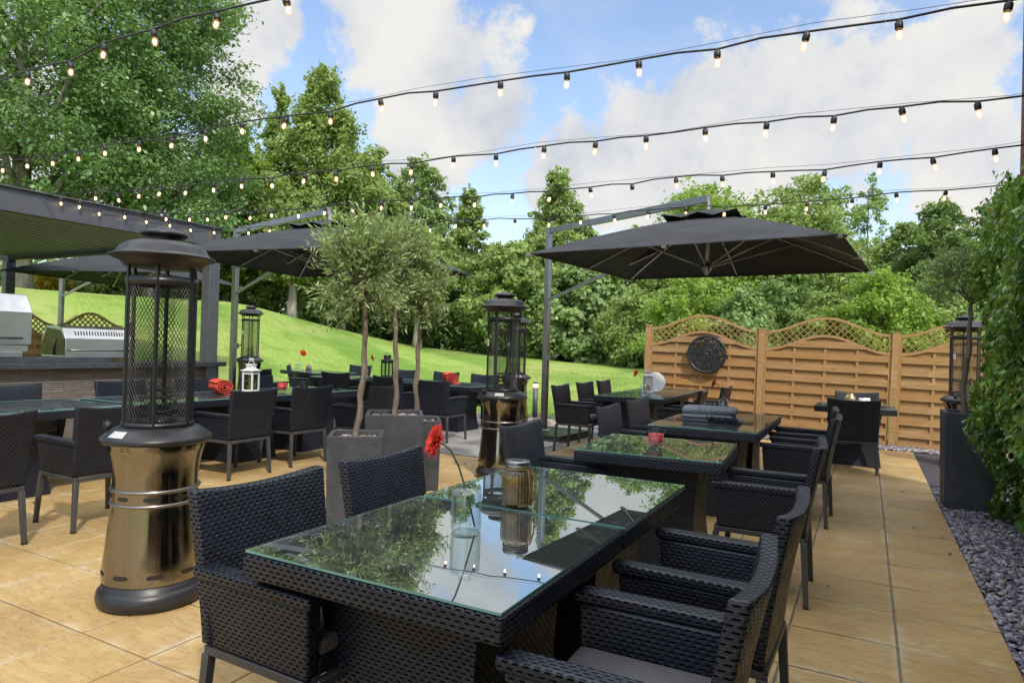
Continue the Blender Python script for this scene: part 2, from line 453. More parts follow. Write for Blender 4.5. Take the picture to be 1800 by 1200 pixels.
def mat_paving():
    mt, T, out = new_mat('ochre_paving')
    geo = T.n('ShaderNodeNewGeometry').outputs['Position']
    at = T.n('ShaderNodeAttribute', attribute_name='tint').outputs['Fac']
    n1 = T.noise(geo, 2.2, 6, 0.62, 0.6)
    n2 = T.noise(geo, 11.0, 6, 0.6, 0.3)
    mp = T.n('ShaderNodeMapping'); T.link(geo, mp.inputs[0]); mp.inputs['Scale'].default_value = (1.0, 3.2, 1)
    n3 = T.noise(mp.outputs[0], 3.4, 7, 0.65, 1.4)
    c = T.ramp(n1, [(0.30, (0.349, 0.222, 0.083)), (0.5, (0.431, 0.291, 0.117)), (0.72, (0.484, 0.35, 0.164))])
    c = T.mix(T.math('MULTIPLY', T.ss(n3, 0.42, 0.62), 0.55), c, (0.387, 0.254, 0.101))
    c = T.mix(T.math('MULTIPLY', T.ss(n2, 0.5, 0.75), 0.3), c, (0.475, 0.376, 0.214))
    c = T.mix(T.math('MULTIPLY', at, 0.60), c, (0.339, 0.221, 0.091))
    spots = T.n('ShaderNodeTexVoronoi'); T.link(geo, spots.inputs['Vector']); spots.inputs['Scale'].default_value = 5.5
    spot = T.math('MULTIPLY', T.ss(spots.outputs['Distance'], 0.05, 0.085, 1, 0), T.ss(T.noise(geo, 3.1, 2), 0.56, 0.62))
    c = T.mix(T.math('MULTIPLY', spot, 0.22), c, (0.154, 0.105, 0.054))
    # pale bloom along the joints of some slabs
    s = T.n('ShaderNodeSeparateXYZ'); T.link(geo, s.inputs[0])
    ed = []
    for ax, o in ((0, 0.1617), (1, 3.644)):
        q = T.math('FRACT', T.math('DIVIDE', T.math('SUBTRACT', s.outputs[ax], o - 47.27), 0.4727))
        ed.append(T.math('MULTIPLY', T.math('ABSOLUTE', T.math('SUBTRACT', q, 0.5)), 2.0))
    e = T.math('MAXIMUM', ed[0], ed[1])
    bloom = T.math('MULTIPLY', T.ss(T.math('ADD', e, T.math('MULTIPLY', T.math('SUBTRACT', n2, 0.5), 0.5)), 0.80, 1.02), T.ss(n1, 0.44, 0.62))
    c = T.mix(T.math('MULTIPLY', bloom, 0.65), c, (0.503, 0.441, 0.314))
    dirt = T.ss(T.noise(geo, 0.9, 5, 0.6), 0.52, 0.72)
    c = T.mix(T.math('MULTIPLY', dirt, 0.22), c, (0.215, 0.151, 0.079))
    crack = T.ss(T.math('ABSOLUTE', T.math('SUBTRACT', n3, 0.5)), 0.0, 0.02, 1, 0)
    hgt = T.math('ADD', T.math('MULTIPLY', n3, 1.0), T.math('MULTIPLY', crack, -0.25))
    principled(T, out, c, T.ss(n2, 0.3, 0.7, 0.50, 0.72), 0, 0.4, T.bump(T.math('ADD', hgt, T.math('MULTIPLY', n2, 0.2)), 0.55, 0.012))
    M['paving'] = mt
    M['mortar'] = simple('grey_mortar', (0.171, 0.15, 0.117), 0.9, 0, 0.25, 12, 0.3, 120)
    M['concrete'] = simple('pale_grey_paving', (0.276, 0.262, 0.248), 0.75, 0, 0.12, 3, 0.2, 90)


def mat_lawn():
    mt, T, out = new_mat('mown_grass')
    geo = T.n('ShaderNodeNewGeometry').outputs['Position']
    n1 = T.noise(geo, 0.16, 5, 0.6, 0.5)
    n2 = T.noise(geo, 1.1, 6, 0.65)
    n3 = T.noise(geo, 26.0, 3, 0.7)
    s = T.n('ShaderNodeSeparateXYZ'); T.link(geo, s.inputs[0])
    w = T.math('ADD', T.math('ADD', T.math('MULTIPLY', s.outputs[0], 0.34), T.math('MULTIPLY', s.outputs[1], 0.62)), T.math('MULTIPLY', n1, 2.6))
    stripe = T.ss(T.math('SINE', T.math('MULTIPLY', w, 1.55)), -0.35, 0.35)
    c = T.mix(stripe, (0.169, 0.3, 0.052), (0.295, 0.421, 0.089))
    c = T.mix(T.math('MULTIPLY', T.ss(n1, 0.46, 0.62), 0.75), c, (0.391, 0.419, 0.135))
    c = T.mix(T.math('MULTIPLY', T.ss(n2, 0.46, 0.70), 0.60), c, (0.108, 0.207, 0.031))
    c = T.mix(T.math('MULTIPLY', n3, 0.35), c, (0.102, 0.185, 0.031))
    principled(T, out, c, 0.75, 0, 0.2, T.bump(T.math('ADD', n3, n2), 0.8, 0.05))
    M['lawn'] = mt


def mat_stone():
    mt, T, out = new_mat('split_stone')
    uv = T.n('ShaderNodeUVMap').outputs[0]
    br = T.n('ShaderNodeTexBrick', offset=0.37)
    T.link(uv, br.inputs['Vector'])
    br.inputs['Scale'].default_value = 1.0
    br.inputs['Brick Width'].default_value = 0.36
    br.inputs['Row Height'].default_value = 0.030
    br.inputs['Mortar Size'].default_value = 0.003
    br.inputs['Color1'].default_value = (0.20, 0.188, 0.175, 1)
    br.inputs['Color2'].default_value = (0.125, 0.118, 0.110, 1)
    br.inputs['Mortar'].default_value = (0.05, 0.046, 0.043, 1)
    nz = T.noise(uv, 9, 6, 0.65, 0.4)
    c = T.mix(T.ss(nz, 0.35, 0.7), br.outputs[0], (0.19, 0.145, 0.11))
    c = T.mix(0.45, c, br.outputs[0])
    h = T.math('ADD', T.math('MULTIPLY', br.outputs['Fac'], -1.0), T.noise(uv, 14, 5, 0.6))
    principled(T, out, c, 0.8, 0, 0.3, T.bump(h, 0.9, 0.02))
    M['stone'] = mt
    mt, T, out = new_mat('red_brick')
    uv = T.n('ShaderNodeUVMap').outputs[0]
    br = T.n('ShaderNodeTexBrick')
    T.link(uv, br.inputs['Vector'])
    br.inputs['Scale'].default_value = 1.0
    br.inputs['Brick Width'].default_value = 0.225
    br.inputs['Row Height'].default_value = 0.075
    br.inputs['Mortar Size'].default_value = 0.006
    br.inputs['Color1'].default_value = (0.24, 0.075, 0.045, 1)
    br.inputs['Color2'].default_value = (0.15, 0.045, 0.030, 1)
    br.inputs['Mortar'].default_value = (0.22, 0.18, 0.15, 1)
    h = T.math('MULTIPLY', br.outputs['Fac'], -1.0)
    principled(T, out, br.outputs[0], 0.85, 0, 0.2, T.bump(h, 0.7, 0.01))
    M['brick'] = mt
    mt, T, out = new_mat('slate_chip')
    at = T.n('ShaderNodeAttribute', attribute_name='tint').outputs['Fac']
    c = T.ramp(at, [(0.0, (0.085, 0.080, 0.105)), (0.45, (0.175, 0.165, 0.205)), (0.8, (0.30, 0.285, 0.33)), (0.95, (0.42, 0.39, 0.40)), (1.0, (0.36, 0.24, 0.14))])
    principled(T, out, c, 0.55, 0, 0.4)
    M['slate'] = mt
    M['soil'] = simple('dark_bed', (0.045, 0.042, 0.050), 0.95, 0, 0.3, 20, 0.8, 60)


mat_glass_top(); mat_bronze(); mat_mesh_guard(); mat_wood(); mat_paving(); mat_lawn(); mat_stone()


# ------------------------------------------------------------------ mesh helpers
class MB:
    """collects shapes, then links them as ONE mesh object; UVs are metres on the face's main plane"""

    def __init__(self):
        self.v, self.f, self.mi, self.sm, self.tint = [], [], [], [], []

    def add(self, vs, fs, mi=0, smooth=False, tint=0.0):
        o = len(self.v)
        self.v += [tuple(p) for p in vs]
        for q in fs:
            self.f.append(tuple(i + o for i in q)); self.mi.append(mi); self.sm.append(smooth); self.tint.append(tint)
        return self

    def hexa(self, b, t, mi=0, smooth=False, tint=0.0):
        """b, t: four bottom and four top corners, counter-clockwise from above"""
        return self.add(list(b) + list(t), [(3, 2, 1, 0), (4, 5, 6, 7), (0, 1, 5, 4), (1, 2, 6, 5), (2, 3, 7, 6), (3, 0, 4, 7)], mi, smooth, tint)

    def box(self, c, s, mi=0, rot=None, tint=0.0):
        x, y, z = (q / 2 for q in s)
        P = [(-x, -y, -z), (x, -y, -z), (x, y, -z), (-x, y, -z), (-x, -y, z), (x, -y, z), (x, y, z), (-x, y, z)]
        c = Vector(c)
        P = [(rot @ Vector(p) if rot is not None else Vector(p)) + c for p in P]
        return self.hexa(P[:4], P[4:], mi, False, tint)

    def beam(self, a, b, w, h=None, mi=0, tint=0.0):
        """square bar from a to b"""
        h = h or w
        a, b = Vector(a), Vector(b)
        q = (b - a).to_track_quat('Z', 'Y').to_matrix()
        return self.box((a + b) / 2, (w, h, (b - a).length), mi, q, tint)

    def lathe(self, prof, n=24, c=(0, 0, 0), mi=0, smooth=True, ax=None, caps=True, rfun=None):
        vs, fs = [], []
        c = Vector(c)
        for r, z in prof:
            for k in range(n):
                a = 2 * PI * k / n
                rr = r * (rfun(a) if rfun else 1)
                p = Vector((rr * math.cos(a), rr * math.sin(a), z))
                vs.append((ax @ p if ax is not None else p) + c)
        for i in range(len(prof) - 1):
            for k in range(n):
                k2 = (k + 1) % n
                fs.append((i * n + k, i * n + k2, (i + 1) * n + k2, (i + 1) * n + k))
        if caps:
            if prof[0][0] > 1e-4:
                fs.append(tuple(range(n - 1, -1, -1)))
            if prof[-1][0] > 1e-4:
                fs.append(tuple((len(prof) - 1) * n + k for k in range(n)))
        return self.add(vs, fs, mi, smooth)

    def tube(self, path, rad, n=8, mi=0, closed=False, tint=0.0):
        P = [Vector(p) for p in path]
        rs = rad if isinstance(rad, (list, tuple)) else [rad] * len(P)
        vs, fs = [], []
        up = None
        for i, p in enumerate(P):
            if closed:
                d = P[(i + 1) % len(P)] - P[i - 1]
            else:
                d = P[min(i + 1, len(P) - 1)] - P[max(i - 1, 0)]
            d.normalize()
            if up is None:
                up = Vector((0, 0, 1)) if abs(d.z) < 0.9 else Vector((1, 0, 0))
            s = d.cross(up)
            if s.length < 1e-5:
                s = d.orthogonal()
            s.normalize(); up = s.cross(d).normalized()
            for k in range(n):
                a = 2 * PI * k / n
                vs.append(p + (s * math.cos(a) + up * math.sin(a)) * rs[i])
        m_ = len(P)
        for i in range(m_ if closed else m_ - 1):
            j = (i + 1) % m_
            for k in range(n):
                k2 = (k + 1) % n
                fs.append((i * n + k, i * n + k2, j * n + k2, j * n + k))
        if not closed:
            fs.append(tuple(range(n - 1, -1, -1)))
            fs.append(tuple((m_ - 1) * n + k for k in range(n)))
        return self.add(vs, fs, mi, True, tint)

    def xf(self, mat, start=0):
        for i in range(start, len(self.v)):
            self.v[i] = tuple(mat @ Vector(self.v[i]))
        return self

    def build(self, name, mats, parent=None, loc=None, rotz=0.0, bevel=0.0, seg=2, fix=True):
        me = bpy.data.meshes.new(name)
        me.from_pydata(self.v, [], self.f)
        mats = mats if isinstance(mats, (list, tuple)) else [mats]
        for q in mats:
            me.materials.append(q)
        me.polygons.foreach_set('material_index', self.mi)
        me.polygons.foreach_set('use_smooth', self.sm)
        if any(self.tint):
            a = me.attributes.new('tint', 'FLOAT', 'POINT')
            tv = [0.0] * len(self.v)
            for q, t in zip(self.f, self.tint):
                for i in q:
                    tv[i] = t
            a.data.foreach_set('value', tv)
        if bevel or fix:
            bm = bmesh.new(); bm.from_mesh(me)
            if fix:
                bmesh.ops.recalc_face_normals(bm, faces=bm.faces)
            if bevel:
                es = [e for e in bm.edges if len(e.link_faces) == 2 and e.calc_face_angle(0) > R(35)]
                r = bmesh.ops.bevel(bm, geom=es, offset=bevel, offset_type='OFFSET', segments=seg, profile=0.5, affect='EDGES', clamp_overlap=True)
                for q in r['faces']:
                    q.smooth = True
            bm.to_mesh(me); bm.free()
        uv = me.uv_layers.new(name='UVMap')
        n = len(me.polygons)
        nor = np.empty(n * 3); me.polygons.foreach_get('normal', nor); nor = np.abs(nor.reshape(-1, 3))
        lt = np.empty(n, int); me.polygons.foreach_get('loop_total', lt)
        lv = np.empty(len(me.loops), int); me.loops.foreach_get('vertex_index', lv)
        co = np.empty(len(me.vertices) * 3); me.vertices.foreach_get('co', co); co = co.reshape(-1, 3)[lv]
        ax = np.repeat(np.argmax(nor * [1, 1, 1.05], axis=1), lt)
        U = np.where(ax == 1, co[:, 0], co[:, 1]); V = np.where(ax == 2, co[:, 0], co[:, 2])
        uv.data.foreach_set('uv', np.stack([U, V], 1).ravel())
        o = bpy.data.objects.new(name, me)
        C.objects.link(o)
        if parent is not None:
            o.parent = parent
        if loc is not None:
            o.location = loc
        o.rotation_euler.z = rotz
        return o


def thing(name, label, cat, loc=(0, 0, 0), rotz=0.0, group=None):
    o = bpy.data.objects.new(name, None)
    C.objects.link(o)
    o.empty_display_size = 0.1
    o.location = loc; o.rotation_euler.z = rotz
    return tag(o, label, cat, group)


def tag(o, label, cat, group=None):
    o['label'] = label; o['category'] = cat
    if group:
        o['group'] = group
    return o


def kind(o, k):
    o['kind'] = k
    return o


def dup(root, loc, rotz=0.0, label=None, scale=None):
    def cp(o, par):
        c = o.copy(); C.objects.link(c)
        if par is not None:
            c.parent = par
        for ch in list(o.children):
            cp(ch, c)
        return c
    kids = list(root.children)
    r = root.copy(); C.objects.link(r)
    r.location = loc; r.rotation_euler.z = rotz
    if scale:
        r.scale = (scale,) * 3
    if label:
        r['label'] = label
    for ch in kids:
        cp(ch, r)
    return r


class Proto:
    """first call moves the thing itself, later calls copy it"""

    def __init__(self, root):
        self.root, self.used = root, False

    def put(self, loc, rotz, label, scale=None):
        if self.used:
            return dup(self.root, loc, rotz, label, scale)
        self.used = True
        r = self.root
        r.location = loc; r.rotation_euler.z = rotz; r['label'] = label
        if scale:
            r.scale = (scale,) * 3
        return r


# ------------------------------------------------------------------ the ground
AZ = [-180, -95, -75, -66, -51, -43, -36.7, -30, -23, -16.6, 3, 30, 180]
ZF = [1.2, 2.3, 2.75, 2.8, 2.85, 1.95, 1.3, 0.95, 0.80, 0.72, 0.6, 0.5, 1.2]
DF = [28, 26, 25, 25, 28, 31, 34, 33, 31, 30, 28, 28, 28]


def lawn_z(x, y):
    r = math.hypot(x, y)
    az = math.degrees(math.atan2(x, y))
    zf = float(np.interp(az, AZ, ZF)); df = float(np.interp(az, AZ, DF))
    t = min(1, max(0, (r - 12.5) / (df - 12.5)))
    t = t * t * (3 - 2 * t)
    return -0.04 + zf * (0.75 * t + 0.25 * min(1, max(0, (r - 12.5) / (df - 12.5)))) + 0.03 * math.sin(x * 0.5) * math.sin(y * 0.37) * t


def ground():
    mb = MB()
    rs = [0.01, 4, 8, 11, 12.5] + [12.5 + i * 1.1 for i in range(1, 26)] + [44, 52, 64, 90, 140, 260, 500, 900]
    n = 180
    vs, fs = [], []
    for r in rs:
        for k in range(n):
            a = 2 * PI * k / n
            x, y = r * math.sin(a), r * math.cos(a)
            vs.append((x, y, lawn_z(x, y)))
    for i in range(len(rs) - 1):
        for k in range(n):
            k2 = (k + 1) % n
            fs.append((i * n + k, (i + 1) * n + k, (i + 1) * n + k2, i * n + k2))
    mb.add(vs, fs, 0, True)
    kind(mb.build('lawn', M['lawn']), 'structure')

    # ochre patio slabs, each a slab of its own with real joints
    rng = random.Random(4)
    p, j = 0.4727, 0.010
    mb = MB()
    for i in range(-22, 1):
        for k in range(-20, 16):
            x0 = 0.1617 + i * p; y0 = 3.644 + k * p
            if x0 > 0.2 or y0 + p > 11.25 or y0 < -5.8:
                continue
            if x0 < -3.75 and y0 + p > 7.0:
                continue
            dz = [rng.uniform(-0.0018, 0.0018) for _ in range(4)]
            b = [(x0 + j / 2, y0 + j / 2), (x0 + p - j / 2, y0 + j / 2), (x0 + p - j / 2, y0 + p - j / 2), (x0 + j / 2, y0 + p - j / 2)]
            e = 0.004
            bt = [(x, y, -0.03) for x, y in b]
            md = [(x, y, -0.003 + dz[q]) for q, (x, y) in enumerate(b)]
            ins = [(b[0][0] + e, b[0][1] + e), (b[1][0] - e, b[1][1] + e), (b[2][0] - e, b[2][1] - e), (b[3][0] + e, b[3][1] - e)]
            tp = [(x, y, 0.0 + dz[q]) for q, (x, y) in enumerate(ins)]
            t = rng.random() ** 2
            mb.add(bt + md + tp, [(8, 9, 10, 11)] + [(q, (q + 1) % 4, (q + 1) % 4 + 4, q + 4) for q in range(4)] + [(q + 4, (q + 1) % 4 + 4, (q + 1) % 4 + 8, q + 8) for q in range(4)], 0, False, t + 0.001)
    kind(mb.build('patio', M['paving'], fix=False), 'structure')
    mb = MB()
    mb.box((-4.9, 2.65, -0.014), (11.02, 17.2, 0.012))
    kind(mb.build('patio_bed', M['mortar']), 'structure')
    # grey paved terrace beyond the ochre slabs
    mb = MB()
    gx = [-13.0 + 0.915 * i for i in range(11)]
    for i in range(10):
        for k in range(4):
            y0 = 6.96 + k * 0.915
            mb.box((gx[i] + 0.4575, y0 + 0.4575, -0.012), (0.909, 0.909, 0.03))
    for i in range(7):
        for k in range(12):
            mb.box((-10.72 - i * 0.915, 6.48 - k * 0.915, -0.012), (0.909, 0.909, 0.03))
    mb.box((-8.42, 6.93, -0.006), (9.2, 0.035, 0.03), 1)
    kind(mb.build('terrace', [M['concrete'], M['planter']], bevel=0.003, seg=1), 'structure')
    # beds of slate gravel
    mb = MB()
    mb.box((1.4, 4.6, -0.02), (1.55, 15, 0.02))
    mb.box((-1.6, 11.85, -0.022), (9, 1.5, 0.02))
    mb.box((-7.5, 11.05, -0.026), (11, 0.85, 0.02))
    kind(mb.build('gravel_bed', M['soil']), 'structure')


ground()


def scatter_chips(name, rects, count, size, seed, tshift=0.0):
    """flat angular stone chips, one mesh"""
    rng = np.random.default_rng(seed)
    areas = np.array([(a[2] - a[0]) * (a[3] - a[1]) for a in rects]); pick = rng.choice(len(rects), count, p=areas / areas.sum())
    rc = np.array(rects)[pick]
    cx = rc[:, 0] + rng.random(count) * (rc[:, 2] - rc[:, 0]); cy = rc[:, 1] + rng.random(count) * (rc[:, 3] - rc[:, 1])
    cz = -0.008 + rng.random(count) * 0.022
    cen = np.stack([cx, cy, cz], 1)
    s = size * (0.55 + 0.9 * rng.random(count))
    ang = rng.random(count) * 2 * PI
    nrm = np.stack([rng.normal(0, 0.33, count), rng.normal(0, 0.33, count), np.ones(count)], 1)
    nrm /= np.linalg.norm(nrm, axis=1)[:, None]
    t = np.stack([np.cos(ang), np.sin(ang), np.zeros(count)], 1)
    t -= nrm * (t * nrm).sum(1)[:, None]; t /= np.linalg.norm(t, axis=1)[:, None]
    b = np.cross(nrm, t)
    V = np.zeros((count, 8, 3))
    for q, (u, w) in enumerate(((-1, -1), (1, -1), (1, 1), (-1, 1))):
        ju = u * (0.7 + 0.6 * rng.random(count)) * s * 0.5; jw = w * (0.5 + 0.5 * rng.random(count)) * s * 0.36
        base = cen + t * ju[:, None] + b * jw[:, None]
        V[:, q] = base - nrm * (s * 0.10)[:, None]
        V[:, q + 4] = base * 1.0 + nrm * (s * 0.10)[:, None]
    F = np.array([(4, 5, 6, 7), (0, 1, 5, 4), (1, 2, 6, 5), (2, 3, 7, 6), (3, 0, 4, 7)])
    faces = (np.arange(count)[:, None, None] * 8 + F[None]).reshape(-1, 4)
    return raw_mesh(name, V.reshape(-1, 3), faces, [M['slate']], np.repeat(np.clip(rng.random(count) + tshift, 0, 1), 8))


def raw_mesh(name, V, F, mats, tint=None, parent=None, smooth=False):
    me = bpy.data.meshes.new(name)
    nv, nf = len(V), len(F)
    k = F.shape[1]
    me.vertices.add(nv); me.vertices.foreach_set('co', np.asarray(V, np.float32).ravel())
    me.loops.add(nf * k); me.loops.foreach_set('vertex_index', np.asarray(F, np.int32).ravel())
    me.polygons.add(nf)
    me.polygons.foreach_set('loop_start', np.arange(0, nf * k, k, dtype=np.int32))
    if smooth:
        me.polygons.foreach_set('use_smooth', np.ones(nf, bool))
    for q in mats:
        me.materials.append(q)
    if tint is not None:
        a = me.attributes.new('tint', 'FLOAT', 'POINT')
        a.data.foreach_set('value', np.asarray(tint, np.float32))
    me.update(calc_edges=True)
    o = bpy.data.objects.new(name, me)
    C.objects.link(o)
    if parent is not None:
        o.parent = parent
    return o


g = scatter_chips('slate_gravel', [(0.64, 1.4, 1.25, 8.2)], 11000, 0.034, 3)
tag(kind(g, 'stuff'), 'purple grey slate chippings beside the paving under the ivy', 'gravel')
g = scatter_chips('fence_gravel', [(-3.6, 11.28, 2.0, 11.70)], 4200, 0.040, 5, 0.1)
tag(kind(g, 'stuff'), 'strip of purple grey slate chippings at the foot of the fence', 'gravel')
g = scatter_chips('terrace_gravel', [(-13, 10.64, -3.6, 11.4)], 7000, 0.045, 6, 0.3)
tag(kind(g, 'stuff'), 'pale gravel strip between the grey terrace and the lawn', 'gravel')


def grass_blades():
    rng = np.random.default_rng(15)
    n = 90000
    az = np.radians(rng.uniform(-62, -15, n)); r = 11.6 + 13 * rng.random(n) ** 1.8
    x, y = np.sin(az) * r, np.cos(az) * r
    ok = ((y > 11.38) | (x < -13.1)) & ((x < -3.75) | (y > 12.5)) & ~((x > -15.5) & (x < -8.5) & (y < 10.8))
    x, y = x[ok], y[ok]; n = len(x)
    z = np.array([lawn_z(a, b) for a, b in zip(x, y)])
    h = 0.030 + 0.035 * rng.random(n)
    a = rng.random(n) * 2 * PI
    w = 0.006
    base = np.stack([x, y, z - 0.005], 1)
    d = np.stack([np.cos(a), np.sin(a), np.zeros(n)], 1) * w
    tip = base + np.stack([rng.normal(0, 0.016, n), rng.normal(0, 0.016, n), h], 1)
    V = np.stack([base - d, base + d, tip], 1).reshape(-1, 3)
    F = np.arange(n)[:, None] * 3 + np.arange(3)[None]
    o = raw_mesh('grass', V, F, [M['leaf_grass']], np.repeat(rng.random(n), 3))
    tag(kind(o, 'stuff'), 'short mown grass blades on the near part of the lawn', 'grass')


def leaf_litter():
    rng = np.random.default_rng(31)
    n = 22
    x = np.concatenate([rng.uniform(0.35, 0.64, 8), rng.uniform(-6, 0.5, 14)]); y = np.concatenate([rng.uniform(2.2, 8, 8), rng.uniform(1, 9, 14)])
    cen = np.stack([x, y, np.full(n, 0.008)], 1)
    V, F = leaf_quads(cen, unit(rng.normal(0, 0.15, (n, 3)) + np.array([0, 0, 1.0])), 0.022 + 0.03 * rng.random(n), 0.6, rng)
    o = raw_mesh('leaf_litter', V, F, [M['dry_leaf']])
    tag(kind(o, 'stuff'), 'few small dry leaves lying on the ochre paving', 'leaves')


# ------------------------------------------------------------------ wall on the right, ivy
def right_wall():
    mb = MB()
    mb.box((1.45, 2.08, 2.2), (0.42, 10.36, 4.4))
    mb.box((1.45, 2.06, 4.44), (0.50, 10.40, 0.08), 1)
    mb.box((1.455, 7.48, 3.1), (0.43, 0.44, 6.2))
    tag(mb.build('brick_wall', [M['brick'], M['planter']]), 'red brick wall end rising above the ivy at the right edge', 'wall')


def leaf_quads(cen, nrm, size, aspect, rng, fold=0.12):
    """folded diamond leaves"""
    n = len(cen)
    t = rng.normal(0, 1, (n, 3)); t -= nrm * (t * nrm).sum(1)[:, None]; t /= np.linalg.norm(t, axis=1)[:, None] + 1e-9
    b = np.cross(nrm, t)
    s = size[:, None]
    V = np.stack([cen - t * s * 0.5, cen + b * s * 0.5 * aspect + nrm * s * fold, cen + t * s * 0.5, cen - b * s * 0.5 * aspect + nrm * s * fold], 1)
    F = (np.arange(n)[:, None] * 4 + np.arange(4)[None])
    return V.reshape(-1, 3), F


def unit(a):
    return a / (np.linalg.norm(a, axis=-1, keepdims=True) + 1e-9)


def ivy():
    rng = np.random.default_rng(11)
    root = thing('ivy_hedge', 'dense dark green ivy covering the wall at the right edge', 'ivy')
    n = 36000
    y = 1.2 + rng.random(n) * 6.05
    z = 0.03 + rng.random(n) ** 0.92 * 3.35
    ztop = 2.66 + 0.10 * np.sin(y * 2.1) + 0.07 * np.sin(y * 5.3 + 1) + 0.06 * np.sin(y * 13)
    keep = z < ztop
    y, z = y[keep], z[keep]; n = len(y)
    bul = (0.17 * np.sin(y * 2.9 + z * 1.3) * np.sin(z * 2.3 + 0.5) + 0.09 * np.sin(y * 7.1 + 2) * np.sin(z * 6.2 + y) + 0.05 * np.sin(z * 13 + y * 11))
    thick = 0.33 * np.clip((z - 0.0) / 0.9, 0.35, 1) + bul * 0.7
    # the hedge end turns round the corner of the wall
    end = np.clip((y - 6.75) / 0.5, 0, 1)
    thick = thick * np.sqrt(np.clip(1 - end ** 2, 0, 1)) + 0.02
    x = 1.24 - thick * (0.80 + 0.28 * rng.random(n))
    cen = np.stack([x, y, z], 1)
    nrm = unit(np.stack([-np.ones(n), rng.normal(0.15, 0.5, n) + end, rng.normal(0.45, 0.45, n)], 1))
    size = 0.046 * (0.45 + 0.95 * rng.random(n))
    # five-pointed leaves
    t = rng.normal(0, 0.35, (n, 3)) + np.array([0, 0, -1.0]); t -= nrm * (t * nrm).sum(1)[:, None]; t = unit(t)
    b = np.cross(nrm, t)
    out = [(0.62, 0.0), (0.18, 0.26), (0.12, 0.58), (-0.22, 0.34), (-0.42, 0.40), (-0.34, 0.0), (-0.42, -0.40), (-0.22, -0.34), (0.12, -0.58), (0.18, -0.26)]
    V = np.zeros((n, 10, 3))
    for q, (a, w) in enumerate(out):
        V[:, q] = cen + size[:, None] * (t * a + b * w + nrm * (0.16 * abs(w) - 0.1 * abs(a)))
    F = np.arange(n)[:, None] * 10 + np.arange(10)[None]
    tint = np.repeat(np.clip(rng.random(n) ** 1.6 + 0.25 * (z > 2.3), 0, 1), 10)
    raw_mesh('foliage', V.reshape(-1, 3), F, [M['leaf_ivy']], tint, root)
    pick = rng.choice(n, 700, replace=False)
    V2, F2 = leaf_quads(cen[pick] + nrm[pick] * 0.02, nrm[pick], 0.05 * (0.6 + 0.8 * rng.random(700)), 0.8, rng)
    raw_mesh('dry_foliage', V2, F2, [M['leaf_turning']], np.repeat(rng.random(700), 4), root)
    # a dark inner layer of older leaves keeps the wall hidden
    n2 = 5200
    y2 = 1.2 + rng.random(n2) * 5.85; z2 = 0.05 + rng.random(n2) * 2.5
    c2 = np.stack([1.20 - 0.10 * rng.random(n2), y2, z2], 1)
    nn = unit(np.stack([-np.ones(n2), rng.normal(0, 0.4, n2), rng.normal(0.2, 0.4, n2)], 1))
    V, F = leaf_quads(c2, nn, 0.10 * (0.7 + 0.6 * rng.random(n2)), 0.9, rng)
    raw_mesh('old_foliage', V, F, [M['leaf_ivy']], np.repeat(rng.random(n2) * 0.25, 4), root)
    mb = MB()
    for k in range(26):
        yy = 1.6 + k * 0.21
        p = [(1.17, yy, 0.0)]
        for q in range(1, 7):
            p.append((1.19 - 0.02 * math.sin(q + k), yy + 0.10 * math.sin(k * 1.7 + q * 1.1), 0.38 * q))
        mb.tube(p, [0.012, 0.011, 0.010, 0.008, 0.007, 0.006, 0.005], 5)
    mb.build('stems', M['bark'], root)


grass_blades(); leaf_litter(); right_wall(); ivy()


